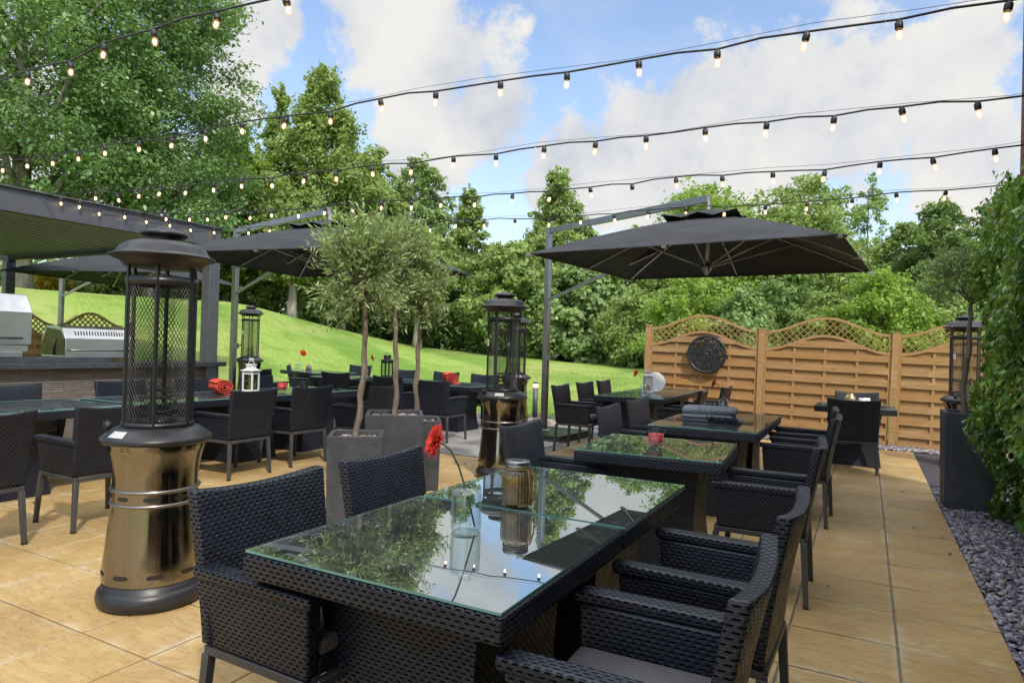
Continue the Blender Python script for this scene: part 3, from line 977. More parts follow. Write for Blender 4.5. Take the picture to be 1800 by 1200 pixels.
# ------------------------------------------------------------------ fence
def omega_panel(mb, x0, w, zb, h, y=0.0):
    """slatted panel with a swept lattice top; x0 .. x0+w, local z from zb"""
    rng = random.Random(int(x0 * 100) + 7)

    def crest(x, lo):
        t = (x - x0) / w
        return lo + 0.25 * (0.5 - 0.5 * math.cos(2 * PI * t)) ** 1.0
    lat_lo, lat_hi = h - 0.37, h - 0.085
    fr = 0.035
    for xx in (x0 + fr / 2, x0 + w - fr / 2):
        mb.box((xx, y, zb + h / 2 - 0.045), (fr, 0.045, h - 0.10), 0, None, rng.random())
    N = 28
    for lo in (lat_lo, lat_hi):
        for i in range(N):
            xa, xb = x0 + w * i / N, x0 + w * (i + 1) / N
            za, zb_ = crest(xa, lo), crest(xb, lo)
            mb.hexa([(xa, y - 0.024, zb + za), (xb, y - 0.024, zb + zb_), (xb, y + 0.024, zb + zb_), (xa, y + 0.024, zb + za)],
                    [(xa, y - 0.024, zb + za + 0.042), (xb, y - 0.024, zb + zb_ + 0.042), (xb, y + 0.024, zb + zb_ + 0.042), (xa, y + 0.024, zb + za + 0.042)], 0, False, 0.3)
    # lattice strips clipped to the swept band
    for sgn, yy in ((1, y - 0.008), (-1, y + 0.006)):
        c = -3.0
        while c < 3.5:
            seg = []
            for i in range(0, 161):
                x = x0 + 0.03 + (w - 0.06) * i / 160
                z = c + sgn * (x - x0)
                lo = crest(x, lat_lo) + 0.03; hi = crest(x, lat_hi) + 0.015
                if lo <= z <= hi:
                    seg.append((x, z))
                elif seg:
                    break
            if len(seg) > 2:
                a, b = seg[0], seg[-1]
                mb.beam((a[0], yy, zb + a[1]), (b[0], yy, zb + b[1]), 0.030, 0.011, 0, rng.random())
            c += 0.108
    # overlapping horizontal boards, alternately in front of and behind the battens
    z, i = 0.03, 0
    bh = 0.094
    while z < lat_lo + 0.25:
        xa, xb = x0 + fr, x0 + w - fr
        front = i % 2 == 0
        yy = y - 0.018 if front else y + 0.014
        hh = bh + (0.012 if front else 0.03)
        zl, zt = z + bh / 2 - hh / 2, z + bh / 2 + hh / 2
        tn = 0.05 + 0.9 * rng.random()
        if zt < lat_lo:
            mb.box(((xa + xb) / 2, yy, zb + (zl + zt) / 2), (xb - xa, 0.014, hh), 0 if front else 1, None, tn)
        else:                                            # upper boards are sawn to the sweep of the rail
            K = 40
            for q in range(K):
                p0, p1 = xa + (xb - xa) * q / K, xa + (xb - xa) * (q + 1) / K
                t0, t1 = min(zt, crest(p0, lat_lo) + 0.012), min(zt, crest(p1, lat_lo) + 0.012)
                if t0 <= zl + 0.004 or t1 <= zl + 0.004:
                    continue
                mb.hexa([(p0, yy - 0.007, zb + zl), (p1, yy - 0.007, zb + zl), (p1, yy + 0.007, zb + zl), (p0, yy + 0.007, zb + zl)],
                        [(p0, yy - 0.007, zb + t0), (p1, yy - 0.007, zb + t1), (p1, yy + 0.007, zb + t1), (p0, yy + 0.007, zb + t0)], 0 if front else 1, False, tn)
        z += bh; i += 1
    for fx in (0.25, 0.5, 0.75):
        mb.box((x0 + w * fx, y - 0.002, zb + (lat_lo + 0.05) / 2 + 0.03), (0.04, 0.028, lat_lo + 0.0), 0, None, 0.5)


def fence():
    root = thing('garden_fence', 'honey coloured wooden fence with swept lattice tops and horizontal boards', 'fence', (-3.53, 11.75, 0.02))
    root.rotation_euler.y = R(1.1)
    pw, gap = 1.845, 0.105
    x = 0.05
    for k in range(3):
        mb = MB(); omega_panel(mb, x, pw, 0.0, 1.80 + 0.02, 0.0)
        mb.build('fence_panel', [M['fence_wood'], M['fence_wood_shaded']], root)
        mb = MB(); mb.box((x - 0.052, 0.0, 0.90), (0.095, 0.095, 1.80), 0, None, 0.35)
        mb.box((x - 0.052, 0.0, 1.81), (0.105, 0.105, 0.018), 0, None, 0.6)
        mb.build('post', [M['fence_wood']], root, bevel=0.004, seg=1)
        x += pw + gap
    mb = MB(); mb.box((x - 0.052, 0, 0.90), (0.095, 0.095, 1.80), 0, None, 0.35)
    mb.build('post', [M['fence_wood']], root, bevel=0.004, seg=1)
    # the round iron plaque hung on the first panel
    pl = thing('wall_plaque', 'round black openwork iron plaque hung on the wooden fence', 'plaque', (-2.43, 11.62, 1.335))
    ax = Matrix.Rotation(R(90), 3, 'X')
    mb = MB()
    for rr, w in ((0.312, 0.024), (0.215, 0.008), (0.10, 0.010)):
        mb.tube([(rr * math.cos(a), 0, rr * math.sin(a)) for a in [2 * PI * k / 48 for k in range(48)]], w, 8, 0, True)
    mb.build('ring', M['black_metal'], pl)
    mb = MB()
    for k in range(10):
        a0 = 2 * PI * k / 10
        for sg in (1, -1):
            pts = []
            for i in range(16):
                t = i / 15
                sp = 0.052 * (1 - 0.75 * t)
                th = a0 + sg * (0.6 + 5.2 * t)
                c = Vector((0.262 * math.cos(a0 + sg * 0.16), 0, 0.262 * math.sin(a0 + sg * 0.16)))
                pts.append(c + Vector((sp * math.cos(th), 0.002 * sg, sp * math.sin(th))))
            mb.tube(pts, 0.0065, 5)
            pts = []
            for i in range(12):
                t = i / 11
                rr = 0.105 + 0.11 * t
                th = a0 + sg * 0.30 * math.sin(PI * t) + 0.314 * (1 if sg > 0 else 0)
                pts.append((rr * math.cos(th), 0.003 * sg, rr * math.sin(th)))
            mb.tube(pts, 0.008, 5)
        mb.tube([(0.02 * math.cos(a0), 0, 0.02 * math.sin(a0)), (0.10 * math.cos(a0 + 0.3), 0, 0.10 * math.sin(a0 + 0.3))], 0.011, 5)
    mb.lathe([(0.0, -0.012), (0.03, -0.010), (0.034, 0.0), (0.03, 0.012), (0, 0.016)], 16, ax=ax)
    mb.build('scrollwork', M['black_metal'], pl)
    vs, fs = [], []
    NA, NR = 160, 30

    def pierced(r, a):
        v = math.sin(10 * a + 9 * math.sin(22 * r)) * math.sin(46 * r + 1.2 * math.sin(5 * a)) + 0.35 * math.sin(20 * a)
        return v > 0.42 and 0.05 < r < 0.295
    for i in range(NR):
        for q in range(NA):
            r0, r1 = 0.31 * i / NR, 0.31 * (i + 1) / NR
            a0, a1 = 2 * PI * q / NA, 2 * PI * (q + 1) / NA
            if pierced((r0 + r1) / 2, (a0 + a1) / 2):
                continue
            o = len(vs)
            for yy in (-0.004, 0.004):
                for r, a in ((r0, a0), (r1, a0), (r1, a1), (r0, a1)):
                    vs.append((r * math.cos(a), yy, r * math.sin(a)))
            fs += [(o, o + 1, o + 2, o + 3), (o + 7, o + 6, o + 5, o + 4)] + [(o + e, o + (e + 1) % 4, o + 4 + (e + 1) % 4, o + 4 + e) for e in range(4)]
    mb = MB(); mb.add(vs, fs); mb.build('pierced_disc', M['plastic'], pl, fix=False)
    # back plate is open: a cross of straps carries the plaque
    mb = MB()
    for a in (0.4, 1.97):
        mb.beam((-0.31 * math.cos(a), 0.018, -0.31 * math.sin(a)), (0.31 * math.cos(a), 0.018, 0.31 * math.sin(a)), 0.03, 0.006)
    mb.build('strap', M['black_metal'], pl)


fence()


def back_fence():
    a, b = at_depth(-20, 600, 13.0), at_depth(215, 600, 13.0)
    root = thing('lattice_fence', 'small wooden fence with arched lattice top behind the grills', 'fence', (a.x, a.y, -0.20), math.atan2(b.y - a.y, b.x - a.x))
    L = (b - a).length
    w = L / 2 - 0.06
    for k in range(2):
        mb = MB(); omega_panel(mb, k * (w + 0.1), w, 0.0, 1.80)
        mb.build('fence_panel', [M['fence_wood'], M['fence_wood_shaded']], root)
    for k in range(3):
        mb = MB(); mb.box((-0.05 + k * (w + 0.1), 0, 0.85), (0.09, 0.09, 1.7), 0, None, 0.4)
        mb.build('post', [M['fence_wood']], root)


back_fence()


# ------------------------------------------------------------------ pergola, bar counter, grills
def pergola():
    root = thing('pergola', 'slate grey aluminium pergola with louvred roof over the barbecue bar', 'pergola', (-8.9, 6.85, 0))
    mb = MB(); mb.box((-0.09, -0.09, 1.40), (0.18, 0.18, 2.80)); mb.build('corner_post', M['grey_frame'], root, bevel=0.006)
    mb = MB(); mb.box((-0.06, -4.92, 2.93), (0.12, 9.84, 0.275)); mb.box((-0.04, -4.92, 3.075), (0.16, 9.86, 0.018)); mb.build('front_beam', M['grey_frame'], root, bevel=0.004)
    mb = MB(); mb.box((-3.12, -0.08, 2.925), (6.0, 0.14, 0.27)); mb.build('end_beam', M['black_metal'], root, bevel=0.004)
    mb = MB(); mb.box((-6.18, -4.92, 2.93), (0.12, 9.84, 0.275)); mb.build('rear_beam', M['grey_frame'], root)
    mb = MB(); mb.box((-6.18, -0.09, 1.40), (0.16, 0.16, 2.79)); mb.build('corner_post', M['grey_frame'], root)
    mb = MB()
    x = -0.20
    tilt = Matrix.Rotation(R(-28), 3, 'Y')
    while x > -6.05:
        mb.box((x, -4.98, 2.885), (0.150, 9.60, 0.020), 0)
        mb.box((x - 0.089, -4.98, 2.884), (0.026, 9.60, 0.034), 1)
        x -= 0.178
    mb.build('louvre_roof', [M['louver'], M['grey_frame']], root)


pergola()


def counter():
    root = thing('bar_counter', 'long outdoor bar counter clad in split stone with dark stone top', 'counter', (-8.9, 0, 0))
    mb = MB(); mb.box((-0.36, 2.0, 0.965), (0.78, 10.0, 0.07)); mb.build('counter_top', M['counter_top'], root, bevel=0.006)
    mb = MB(); mb.box((-0.40, 2.0, 0.465), (0.62, 9.9, 0.93)); mb.build('stone_cladding', M['stone'], root)
    mb = MB(); mb.box((-0.42, 1.1, 1.03), (0.58, 8.4, 0.06)); mb.build('raised_ledge', M['counter_top'], root, bevel=0.005)
    # grills
    for nm, y0, y1, zt, lab, tall in (('a', 4.72, 5.62, 1.48, 'stainless steel barbecue with open dark flank and slotted hood on the bar', 0),
                                      ('b', 3.2, 4.33, 1.84, 'taller stainless steel barbecue hood at the left end of the bar', 1)):
        g = thing('barbecue_grill', lab, 'barbecue', (-9.06, 0, 1.062), 0, 'barbecues on the bar')
        z = zt - 1.062
        mb = MB()
        if tall:
            prof = [(0.0, 0.16), (0.0, z - 0.22), (-0.14, z), (-0.50, z), (-0.56, z - 0.22), (-0.56, 0.16)]
        else:
            prof = [(0.0, 0.0), (0.0, z * 0.60), (-0.10, z - 0.035), (-0.16, z), (-0.46, z), (-0.56, z * 0.60), (-0.56, 0.0)]
        n = len(prof)
        vs = [(x, y0, q) for x, q in prof] + [(x, y1, q) for x, q in prof]
        fs = [(i, (i + 1) % n, (i + 1) % n + n, i + n) for i in range(n)] + [tuple(range(n)), tuple(range(2 * n - 1, n - 1, -1))]
        mb.add(vs, fs)
        mb.build('hood', M['grill_steel'], g, bevel=0.006)
        mb = MB()
        if tall:
            mb.box((-0.28, (y0 + y1) / 2, 0.115), (0.52, y1 - y0 - 0.05, 0.085))
            mb.box((-0.26, (y0 + y1) / 2, 0.04), (0.56, y1 - y0 - 0.2, 0.065))
            mb.build('firebox', M['grill_steel'], g, bevel=0.005)
            mb = MB(); mb.tube([(0.05, y0 + 0.1, 0.24), (0.05, y1 - 0.12, 0.24)], 0.014, 10); mb.build('handle', M['steel'], g)
        else:
            k = 0
            yy = y0 + 0.14
            c = Vector((-0.052, 0, z * 0.60 + (z * 0.40 - 0.035) * 0.52))
            while yy < y1 - 0.06:
                d = Vector((-0.10, 0, z * 0.40 - 0.035)).normalized()
                mb.beam(Vector((c.x, yy, c.z)) - d * 0.03 + Vector((0.003, 0, 0.001)), Vector((c.x, yy + 0.008, c.z)) + d * 0.03 + Vector((0.003, 0, 0.001)), 0.012, 0.006)
                yy += 0.036
            mb.build('vent_slots', M['plastic'], g)
            mb = MB()
            sc = 0.985
            prof2 = [(-0.02, 0.03), (-0.02, z * 0.55), (-0.13, z - 0.06), (-0.44, z - 0.03), (-0.54, z * 0.5), (-0.54, 0.03)]
            vs = [(x, y0 - 0.006, q) for x, q in prof2] + [(x, y0 - 0.001, q) for x, q in prof2]
            n = len(prof2)
            fs = [(i, (i + 1) % n, (i + 1) % n + n, i + n) for i in range(n)] + [tuple(range(n)), tuple(range(2 * n - 1, n - 1, -1))]
            mb.add(vs, fs)
            mb.build('flank_panel', simple('smoked_steel', (0.10, 0.085, 0.055), 0.3, 1.0, 0.2), g)
            mb = MB(); mb.tube([(0.02, y0 + 0.04, 0.10), (0.05, y0 + 0.05, 0.10), (0.05, y1 - 0.05, 0.10), (0.02, y1 - 0.04, 0.10)], 0.010, 8); mb.build('handle', M['steel'], g)
            mb = MB(); mb.tube([(-0.24, y0 - 0.012, 0.03), (-0.25, y0 - 0.012, 0.12), (-0.22, y0 - 0.012, 0.24)], 0.012, 6); mb.build('slot', M['plastic'], g)


counter()


# ------------------------------------------------------------------ chairs
def make_chair():
    t = thing('wicker_armchair', '', 'chair', (0, 0, 0), 0, 'black wicker armchairs around the tables')
    # backrest: curved in plan, swept top edge, thicker and rolled at the top
    mb = MB()
    nx, nz = 10, 9
    G = {}
    vs = []
    for side in (0, 1):
        for k in range(nz + 1):
            v = k / nz
            z = 0.385 + v * 0.475
            yb = -0.262 - 0.085 * v ** 1.3
            hw = 0.262 + 0.020 * v
            th = 0.040 + 0.008 * v
            for i in range(nx + 1):
                u = i / nx * 2 - 1
                x = u * hw
                cy = 0.020 * u * u * (0.3 + 0.7 * v)
                zz = z + (0.022 * u * u - 0.006) * v ** 4
                G[side, k, i] = len(vs)
                vs.append((x, yb + cy + (th / 2 if side else -th / 2), zz))
    fs = []
    for k in range(nz):
        for i in range(nx):
            fs.append((G[0, k, i], G[0, k, i + 1], G[0, k + 1, i + 1], G[0, k + 1, i]))
            fs.append((G[1, k, i + 1], G[1, k, i], G[1, k + 1, i], G[1, k + 1, i + 1]))
    for k in range(nz):
        fs.append((G[0, k, 0], G[0, k + 1, 0], G[1, k + 1, 0], G[1, k, 0]))
        fs.append((G[0, k + 1, nx], G[0, k, nx], G[1, k, nx], G[1, k + 1, nx]))
    for i in range(nx):
        fs.append((G[0, nz, i], G[0, nz, i + 1], G[1, nz, i + 1], G[1, nz, i]))
        fs.append((G[0, 0, i + 1], G[0, 0, i], G[1, 0, i], G[1, 0, i + 1]))
    mb.add(vs, fs, 0, True)
    mb.build('backrest', M['wicker'], t, bevel=0.009, seg=3)
    for s in (-1, 1):
        mb = MB()
        # side panel leaning outwards, with the flat arm on top
        def q(xi, xo, y0, y1, z):
            a, b = sorted((s * xi, s * xo))
            return [(a, y0, z), (b, y0, z), (b, y1, z), (a, y1, z)]
        mb.hexa(q(0.205, 0.250, -0.262, 0.190, 0.378), q(0.215, 0.274, -0.285, 0.205, 0.598))
        mb.hexa(q(0.216, 0.284, -0.300, 0.222, 0.598), q(0.216, 0.286, -0.303, 0.226, 0.636))
        mb.build('armrest', M['wicker'], t, bevel=0.010, seg=2)
    mb = MB(); mb.box((0, -0.035, 0.405), (0.41, 0.450, 0.052)); mb.build('seat', M['wicker'], t, bevel=0.006)
    mb = MB(); mb.box((0, -0.022, 0.458), (0.405, 0.425, 0.055)); mb.build('cushion', M['cushion'], t, bevel=0.018, seg=3)
    mb = MB()
    for s in (-1, 1):
        mb.box((s * 0.237, -0.036, 0.362), (0.030, 0.478, 0.028))
        mb.box((0, s * 0.232 - 0.036, 0.362), (0.444, 0.030, 0.028))
    mb.build('frame', M['leg'], t, bevel=0.003, seg=1)
    for sx in (-1, 1):
        for sy in (-1, 1):
            mb = MB()
            cx, cy = sx * 0.237, -0.036 + sy * 0.231
            a, b = 0.0165, 0.0135
            ox, oy = sx * 0.018, sy * 0.020
            mb.hexa([(cx + ox - b, cy + oy - b, 0.008), (cx + ox + b, cy + oy - b, 0.008), (cx + ox + b, cy + oy + b, 0.008), (cx + ox - b, cy + oy + b, 0.008)],
                    [(cx - a, cy - a, 0.349), (cx + a, cy - a, 0.349), (cx + a, cy + a, 0.349), (cx - a, cy + a, 0.349)])
            lg = mb.build('leg', M['leg'], t, bevel=0.002, seg=1)
            mb = MB(); mb.box((cx + ox, cy + oy, 0.0045), (0.030, 0.030, 0.009)); mb.build('foot', M['plastic'], lg)
    return Proto(t)


CH = make_chair()
E_, W_, N_, S_ = -PI / 2, PI / 2, 0.0, PI           # facing +X, -X, +Y, -Y
chairs = [
    (-1.59, 1.67, E_ - 0.02, 'wicker armchair at the left side of the nearest glass table, closest to the camera'),
    (-1.60, 2.38, E_ + 0.03, 'wicker armchair on the left of the front tables, right behind the nearest left armchair'),
    (-1.66, 3.86, E_ + 0.04, 'wicker armchair on the left of the square table carrying the red candle'),
    (-1.70, 5.62, E_ + 0.02, 'blue black armchair on the left of the folded blanket table, nearer of that pair'),
    (-1.74, 6.58, E_ - 0.03, 'blue black armchair on the left of the folded blanket table, farther of that pair'),
    (-0.545, 1.66, W_ + 0.02, 'armchair with grey seat cushion in view at the bottom right, nearest of all chairs'),
    (-0.53, 2.46, W_ - 0.02, 'second wicker armchair from the camera on the right of the front tables'),
    (-0.55, 4.16, W_ + 0.02, 'wicker armchair on the right of the square table with the red candle'),
    (-0.53, 6.05, W_ - 0.03, 'wicker armchair on the right of the folded blanket table, nearer of that pair'),
    (-0.58, 6.93, W_ + 0.02, 'wicker armchair on the right of the folded blanket table, farther of that pair'),
    (-0.12, 9.02, N_ + 0.01, 'black armchair with its back turned, drawn up to the small table by the fence'),
    (-0.10, 10.28, S_ + 0.02, 'armchair squeezed between the small table and the wooden fence'),
    (-3.36, 8.28, E_ + 0.03, 'nearest of three armchairs on the lawn side of the white lantern table'),
    (-3.40, 9.25, E_ - 0.02, 'middle one of three armchairs on the lawn side of the table by the fence'),
    (-3.42, 10.12, E_ + 0.02, 'farthest of three armchairs on the lawn side of the table by the fence'),
    (-2.18, 8.72, W_ + 0.05, 'armchair at the fence side of the white lantern table, seen past the red flower'),
    (-2.12, 10.05, W_ - 0.04, 'armchair at the fence side of the white lantern table, farther back against the boards'),
    (-5.06, 2.02, W_ + 0.02, 'armchair cut by the left edge of the photo, its back towards the camera'),
    (-5.06, 2.84, W_ - 0.02, 'armchair at the left table partly hidden behind the big patio heater'),
    (-5.68, 4.56, W_ + 0.03, 'armchair at the red towel table just right of the big patio heater'),
    (-5.72, 5.40, W_ - 0.02, 'armchair at the red candle table, left of the front olive planter'),
    (-5.32, 6.12, W_ + 0.08, 'armchair standing behind the front olive trunk'),
    (-7.02, 4.42, E_ + 0.02, 'armchair by the stone bar seen through the guard of the big heater'),
    (-7.00, 5.35, E_ - 0.02, 'armchair behind the rolled red towel beside the white lantern'),
    (-7.02, 6.28, E_ + 0.02, 'armchair seen between the white lantern and the red candle'),
    (-6.98, 3.30, E_ - 0.02, 'armchair at the far side of the left table, cut by the left edge'),
    (-7.70, 8.48, N_ + 0.06, 'armchair at the left end of the near side of the long terrace table'),
    (-6.35, 8.20, N_ - 0.04, 'armchair mid way on the near side of the long terrace table behind the olive trunks'),
    (-5.36, 7.92, N_ + 0.02, 'armchair at the right end of the near side of the long terrace table'),
    (-7.85, 9.98, S_ + 0.04, 'armchair on the far side of the long terrace table behind the black lantern'),
    (-6.85, 9.85, S_ - 0.03, 'armchair on the far side of the long terrace table, left of the rolled towel'),
    (-5.92, 9.72, S_ + 0.03, 'armchair on the far side of the long terrace table right of the rolled towel'),
    (-9.98, 9.75, E_ + 0.75, 'armchair with dark blue back in the middle of the far terrace group'),
    (-9.75, 10.85, S_ + 0.10, 'farthest armchair, small against the lawn beyond the long terrace table'),
    (-9.30, 8.20, N_ + 0.25, 'armchair in front of the far table beside the small patio heater'),
]
for x, y, a, lab in chairs:
    CH.put((x, y, 0), a, lab)


# ------------------------------------------------------------------ tables
def make_table(w, l, peds, label, loc, rotz=0.0, cat='table'):
    t = thing('glass_table', label, cat, loc, rotz, 'black wicker tables with glass tops')
    mb = MB()
    mb.box((0, 0, 0.694), (w, l, 0.070))
    mb.build('table_frame', M['wicker'], t, bevel=0.008)
    mb = MB()
    mb.box((0, 0, 0.7365), (w - 0.012, l - 0.012, 0.007))
    o = mb.build('glass_top', [M['glass_top'], M['glass_edge']], t, bevel=0.0)
    for p in o.data.polygons:
        if abs(p.normal.z) < 0.5:
            p.material_index = 1
    mb = MB()
    for sx in (-1, 1):
        for sy in (-1, 1):
            mb.lathe([(0.0, 0.0), (0.017, 0.0), (0.017, 0.0008), (0, 0.0008)], 16, (sx * (w / 2 - 0.07), sy * (l / 2 - 0.07), 0.7322))
    mb.build('suction_pad', M['sticker'], t)
    for py in peds:
        mb = MB()
        lv = [(0.0, 0.300), (0.08, 0.288), (0.22, 0.272), (0.36, 0.268), (0.50, 0.276), (0.60, 0.290), (0.659, 0.305)]
        vs, fs = [], []
        for z, r in lv:
            r *= min(1, w / 0.9)
            vs += [(-r, py - r, z + 0.004), (r, py - r, z + 0.004), (r, py + r, z + 0.004), (-r, py + r, z + 0.004)]
        for i in range(len(lv) - 1):
            for k in range(4):
                k2 = (k + 1) % 4
                fs.append((i * 4 + k, i * 4 + k2, i * 4 + 4 + k2, i * 4 + 4 + k))
        fs += [(3, 2, 1, 0), tuple(len(vs) - 4 + k for k in range(4))]
        mb.add(vs, fs, 0, False)
        mb.build('pedestal', M['wicker'], t)
    return t


make_table(0.89, 0.885, [0], 'nearest square glass table with the gerbera bottle on it', (-1.185, 1.805, 0))
make_table(0.89, 0.885, [0], 'square glass table pushed against the nearest one, under the ribbed jar', (-1.18, 2.700, 0))
make_table(0.90, 0.90, [0], 'square glass table carrying a red candle', (-1.19, 4.32, 0), R(4))
make_table(0.90, 1.80, [-0.45, 0.45], 'glass table carrying the folded grey blanket', (-1.20, 6.42, 0), R(0.5))
make_table(0.95, 2.70, [-0.8, 0.8], 'long glass table by the fence with white lantern and plate', (-2.83, 9.85, 0), R(1))
make_table(0.92, 0.80, [0], 'small table between two armchairs by the fence', (-0.11, 9.62, 0))
make_table(0.95, 3.0, [-1.0, 0.0, 1.0], 'glass table with rolled red towel, white lantern and candle', (-6.38, 5.22, 0))
make_table(1.05, 2.6, [-0.8, 0.5], 'glass table reflecting the sky at the left edge behind the big heater', (-6.40, 2.30, 0))
make_table(0.95, 3.5, [-1.1, 0.0, 1.1], 'long dark terrace table with black lantern and rolled towel', (-7.00, 9.05, 0), R(90 - 2))
make_table(0.95, 1.6, [-0.3, 0.3], 'far terrace table beside the small patio heater', (-10.15, 10.25, 0), R(70))


# ------------------------------------------------------------------ heaters
def make_heater():
    t = thing('patio_heater', '', 'heater', (0, 0, 0), 0, 'black and steel patio heaters')
    mb = MB()
    mb.lathe([(0.0, 0.0), (0.268, 0.0), (0.287, 0.018), (0.293, 0.045), (0.288, 0.072), (0.272, 0.090), (0.262, 0.096), (0.262, 0.132), (0.20, 0.132)], 56)
    mb.build('base_ring', M['black_metal'], t)
    body = [(0.266, 0.130), (0.2665, 0.160), (0.264, 0.205), (0.256, 0.27), (0.247, 0.345), (0.238, 0.42), (0.231, 0.49), (0.228, 0.520)]
    mb = MB(); mb.lathe(body + [(0.228, 0.585), (0.226, 0.635), (0.229, 0.69), (0.237, 0.740), (0.249, 0.785), (0.256, 0.805), (0.256, 0.828)], 72, caps=False)
    b = mb.build('steel_body', M['bronze'], t)
    for z in (0.525, 0.595):
        mb = MB(); mb.tube([(0.231 * math.cos(a), 0.231 * math.sin(a), z) for a in [2 * PI * k / 56 for k in range(56)]], 0.0095, 8, 0, True)
        mb.build('ring', M['steel'], b)
    for k in range(9):
        for z, r, ph in ((0.560, 0.2285, 0.0), (0.178, 0.2665, 0.15)):
            a0 = 2 * PI * k / 9 + ph
            w = 0.17
            vs = []
            for i in range(9):
                a = a0 - w + 2 * w * i / 8
                hh = 0.011 * math.sqrt(max(0.02, 1 - (abs(i - 4) / 4) ** 6))
                for zz, rr in ((z - hh, r + 0.0014), (z + hh, r + 0.0014)):
                    vs.append((rr * math.cos(a), rr * math.sin(a), zz))
            mb = MB(); mb.add(vs, [(2 * i, 2 * i + 2, 2 * i + 3, 2 * i + 1) for i in range(8)])
            mb.build('vent_slot', M['plastic'], b, fix=False)
    mb = MB()
    for k in range(3):
        a0 = 2 * PI * k / 3 - 1.25
        for da in (-0.10, -0.05, 0.05, 0.10):
            for z in (0.806, 0.818):
                mb.lathe([(0.0, 0.0), (0.0035, 0.0), (0.0035, 0.002), (0, 0.002)], 8, (0.257 * math.cos(a0 + da), 0.257 * math.sin(a0 + da), z), ax=Vector((math.cos(a0 + da), math.sin(a0 + da), 0)).to_track_quat('Z', 'Y').to_matrix())
    mb.build('rivets', M['steel'], b)
    mb = MB()
    mb.lathe([(0.24, 0.826), (0.286, 0.832), (0.296, 0.842), (0.298, 0.852), (0.290, 0.864), (0.262, 0.884), (0.236, 0.902), (0.205, 0.914), (0.0, 0.916)], 56)
    mb.build('burner_plate', M['black_metal'], t)
    mb = MB()
    a0 = -1.45
    vs = []
    for i in range(7):
        a = a0 - 0.20 + 0.40 * i / 6
        for r, z in ((0.281, 0.8722), (0.242, 0.9000)):
            vs.append((r * math.cos(a), r * math.sin(a), z + 0.0016))
    mb.add(vs, [(2 * i, 2 * i + 2, 2 * i + 3, 2 * i + 1) for i in range(6)])
    mb.build('warning_label', M['sticker'], t, fix=False)
    mb = MB()
    d = Vector((math.cos(-2.3), math.sin(-2.3), 0))
    mb.lathe([(0.0, 0.0), (0.02, 0.0), (0.023, 0.01), (0.021, 0.035), (0, 0.04)], 16, d * 0.245 + Vector((0, 0, 0.905)), ax=(d + Vector((0, 0, 0.6))).to_track_quat('Z', 'Y').to_matrix())
    mb.box(d * 0.275 + Vector((0, 0, 0.925)), (0.014, 0.014, 0.03))
    mb.build('knob', M['plastic'], t)
    # guard: rods, hoops, expanded mesh
    zb, zt, rg = 0.914, 1.745, 0.187
    mb = MB()
    for k in range(6):
        a = 2 * PI * k / 6 + 0.33
        mb.beam((rg * math.cos(a), rg * math.sin(a), zb), (rg * math.cos(a), rg * math.sin(a), zt), 0.017, 0.017)
    for z, hh in ((zb + 0.012, 0.024), (zt - 0.075, 0.045)):
        mb.lathe([(rg - 0.004, z - hh / 2), (rg + 0.006, z - hh / 2), (rg + 0.006, z + hh / 2), (rg - 0.004, z + hh / 2), (rg - 0.004, z - hh / 2)], 40, caps=False)
    mb.build('guard_frame', M['black_metal'], t)
    vs, fs = [], []
    nn = 58
    mb = MB()
    hgt = (zt - 0.10) - (zb + 0.02)
    w = 0.0016
    for sg in (1, -1):
        for k in range(nn):
            pts = []
            st = 56
            for i in range(st + 1):
                z = zb + 0.02 + hgt * i / st
                a = 2 * PI * k / nn + sg * (hgt * i / st) / 0.0175 * (2 * PI / nn) * 0.5
                pts.append((rg * math.cos(a), rg * math.sin(a), z))
            o = len(vs)
            for p in pts:
                a = math.atan2(p[1], p[0])
                tx, ty = -math.sin(a) * w, math.cos(a) * w
                vs += [(p[0] - tx, p[1] - ty, p[2]), (p[0] + tx * 1, p[1] + ty * 1, p[2]), (p[0] + math.cos(a) * w, p[1] + math.sin(a) * w, p[2])]
            for i in range(st):
                q = o + 3 * i
                fs += [(q, q + 1, q + 4, q + 3), (q + 1, q + 2, q + 5, q + 4), (q + 2, q, q + 3, q + 5)]
    mb.add(vs, fs)
    mb.build('wire_mesh', M['wire'], t, fix=False)
    mb = MB(); mb.lathe([(0.068, 0.918), (0.068, 1.71)], 28, caps=False); mb.build('glass_tube', M['tube_glass'], t)
    mb = MB()
    mb.tube([(0.10 * math.cos(1.2 * i), 0.10 * math.sin(1.2 * i), 0.955 + 0.0075 * i) for i in range(22)], 0.005, 6)
    mb.lathe([(0.0, 0.915), (0.085, 0.915), (0.085, 0.945), (0.05, 0.96), (0, 0.96)], 20)
    mb.beam((0.05, -0.08, 0.92), (0.05, -0.08, 1.15), 0.012)
    mb.build('burner', M['black_metal'], t)
    mb = MB()
    mb.lathe([(0.0, 1.746), (0.192, 1.746), (0.205, 1.752), (0.226, 1.774), (0.250, 1.786), (0.282, 1.796), (0.288, 1.801), (0.284, 1.806), (0.262, 1.812), (0.246, 1.826), (0.232, 1.850), (0.205, 1.868),
              (0.190, 1.872), (0.183, 1.877), (0.150, 1.885), (0.112, 1.888), (0.094, 1.890), (0.094, 1.908), (0.112, 1.911), (0.126, 1.918), (0.130, 1.925), (0.124, 1.934), (0.098, 1.945), (0.062, 1.952), (0.054, 1.957), (0.030, 1.967), (0.0, 1.970)], 56)
    mb.build('cap', M['black_metal'], t)
    mb = MB(); a = -2.6
    mb.box((0.192 * math.cos(a), 0.192 * math.sin(a), 1.42), (0.018, 0.03, 0.075), 0, Matrix.Rotation(a, 3, 'Z')); mb.build('junction_box', M['sticker'], t)
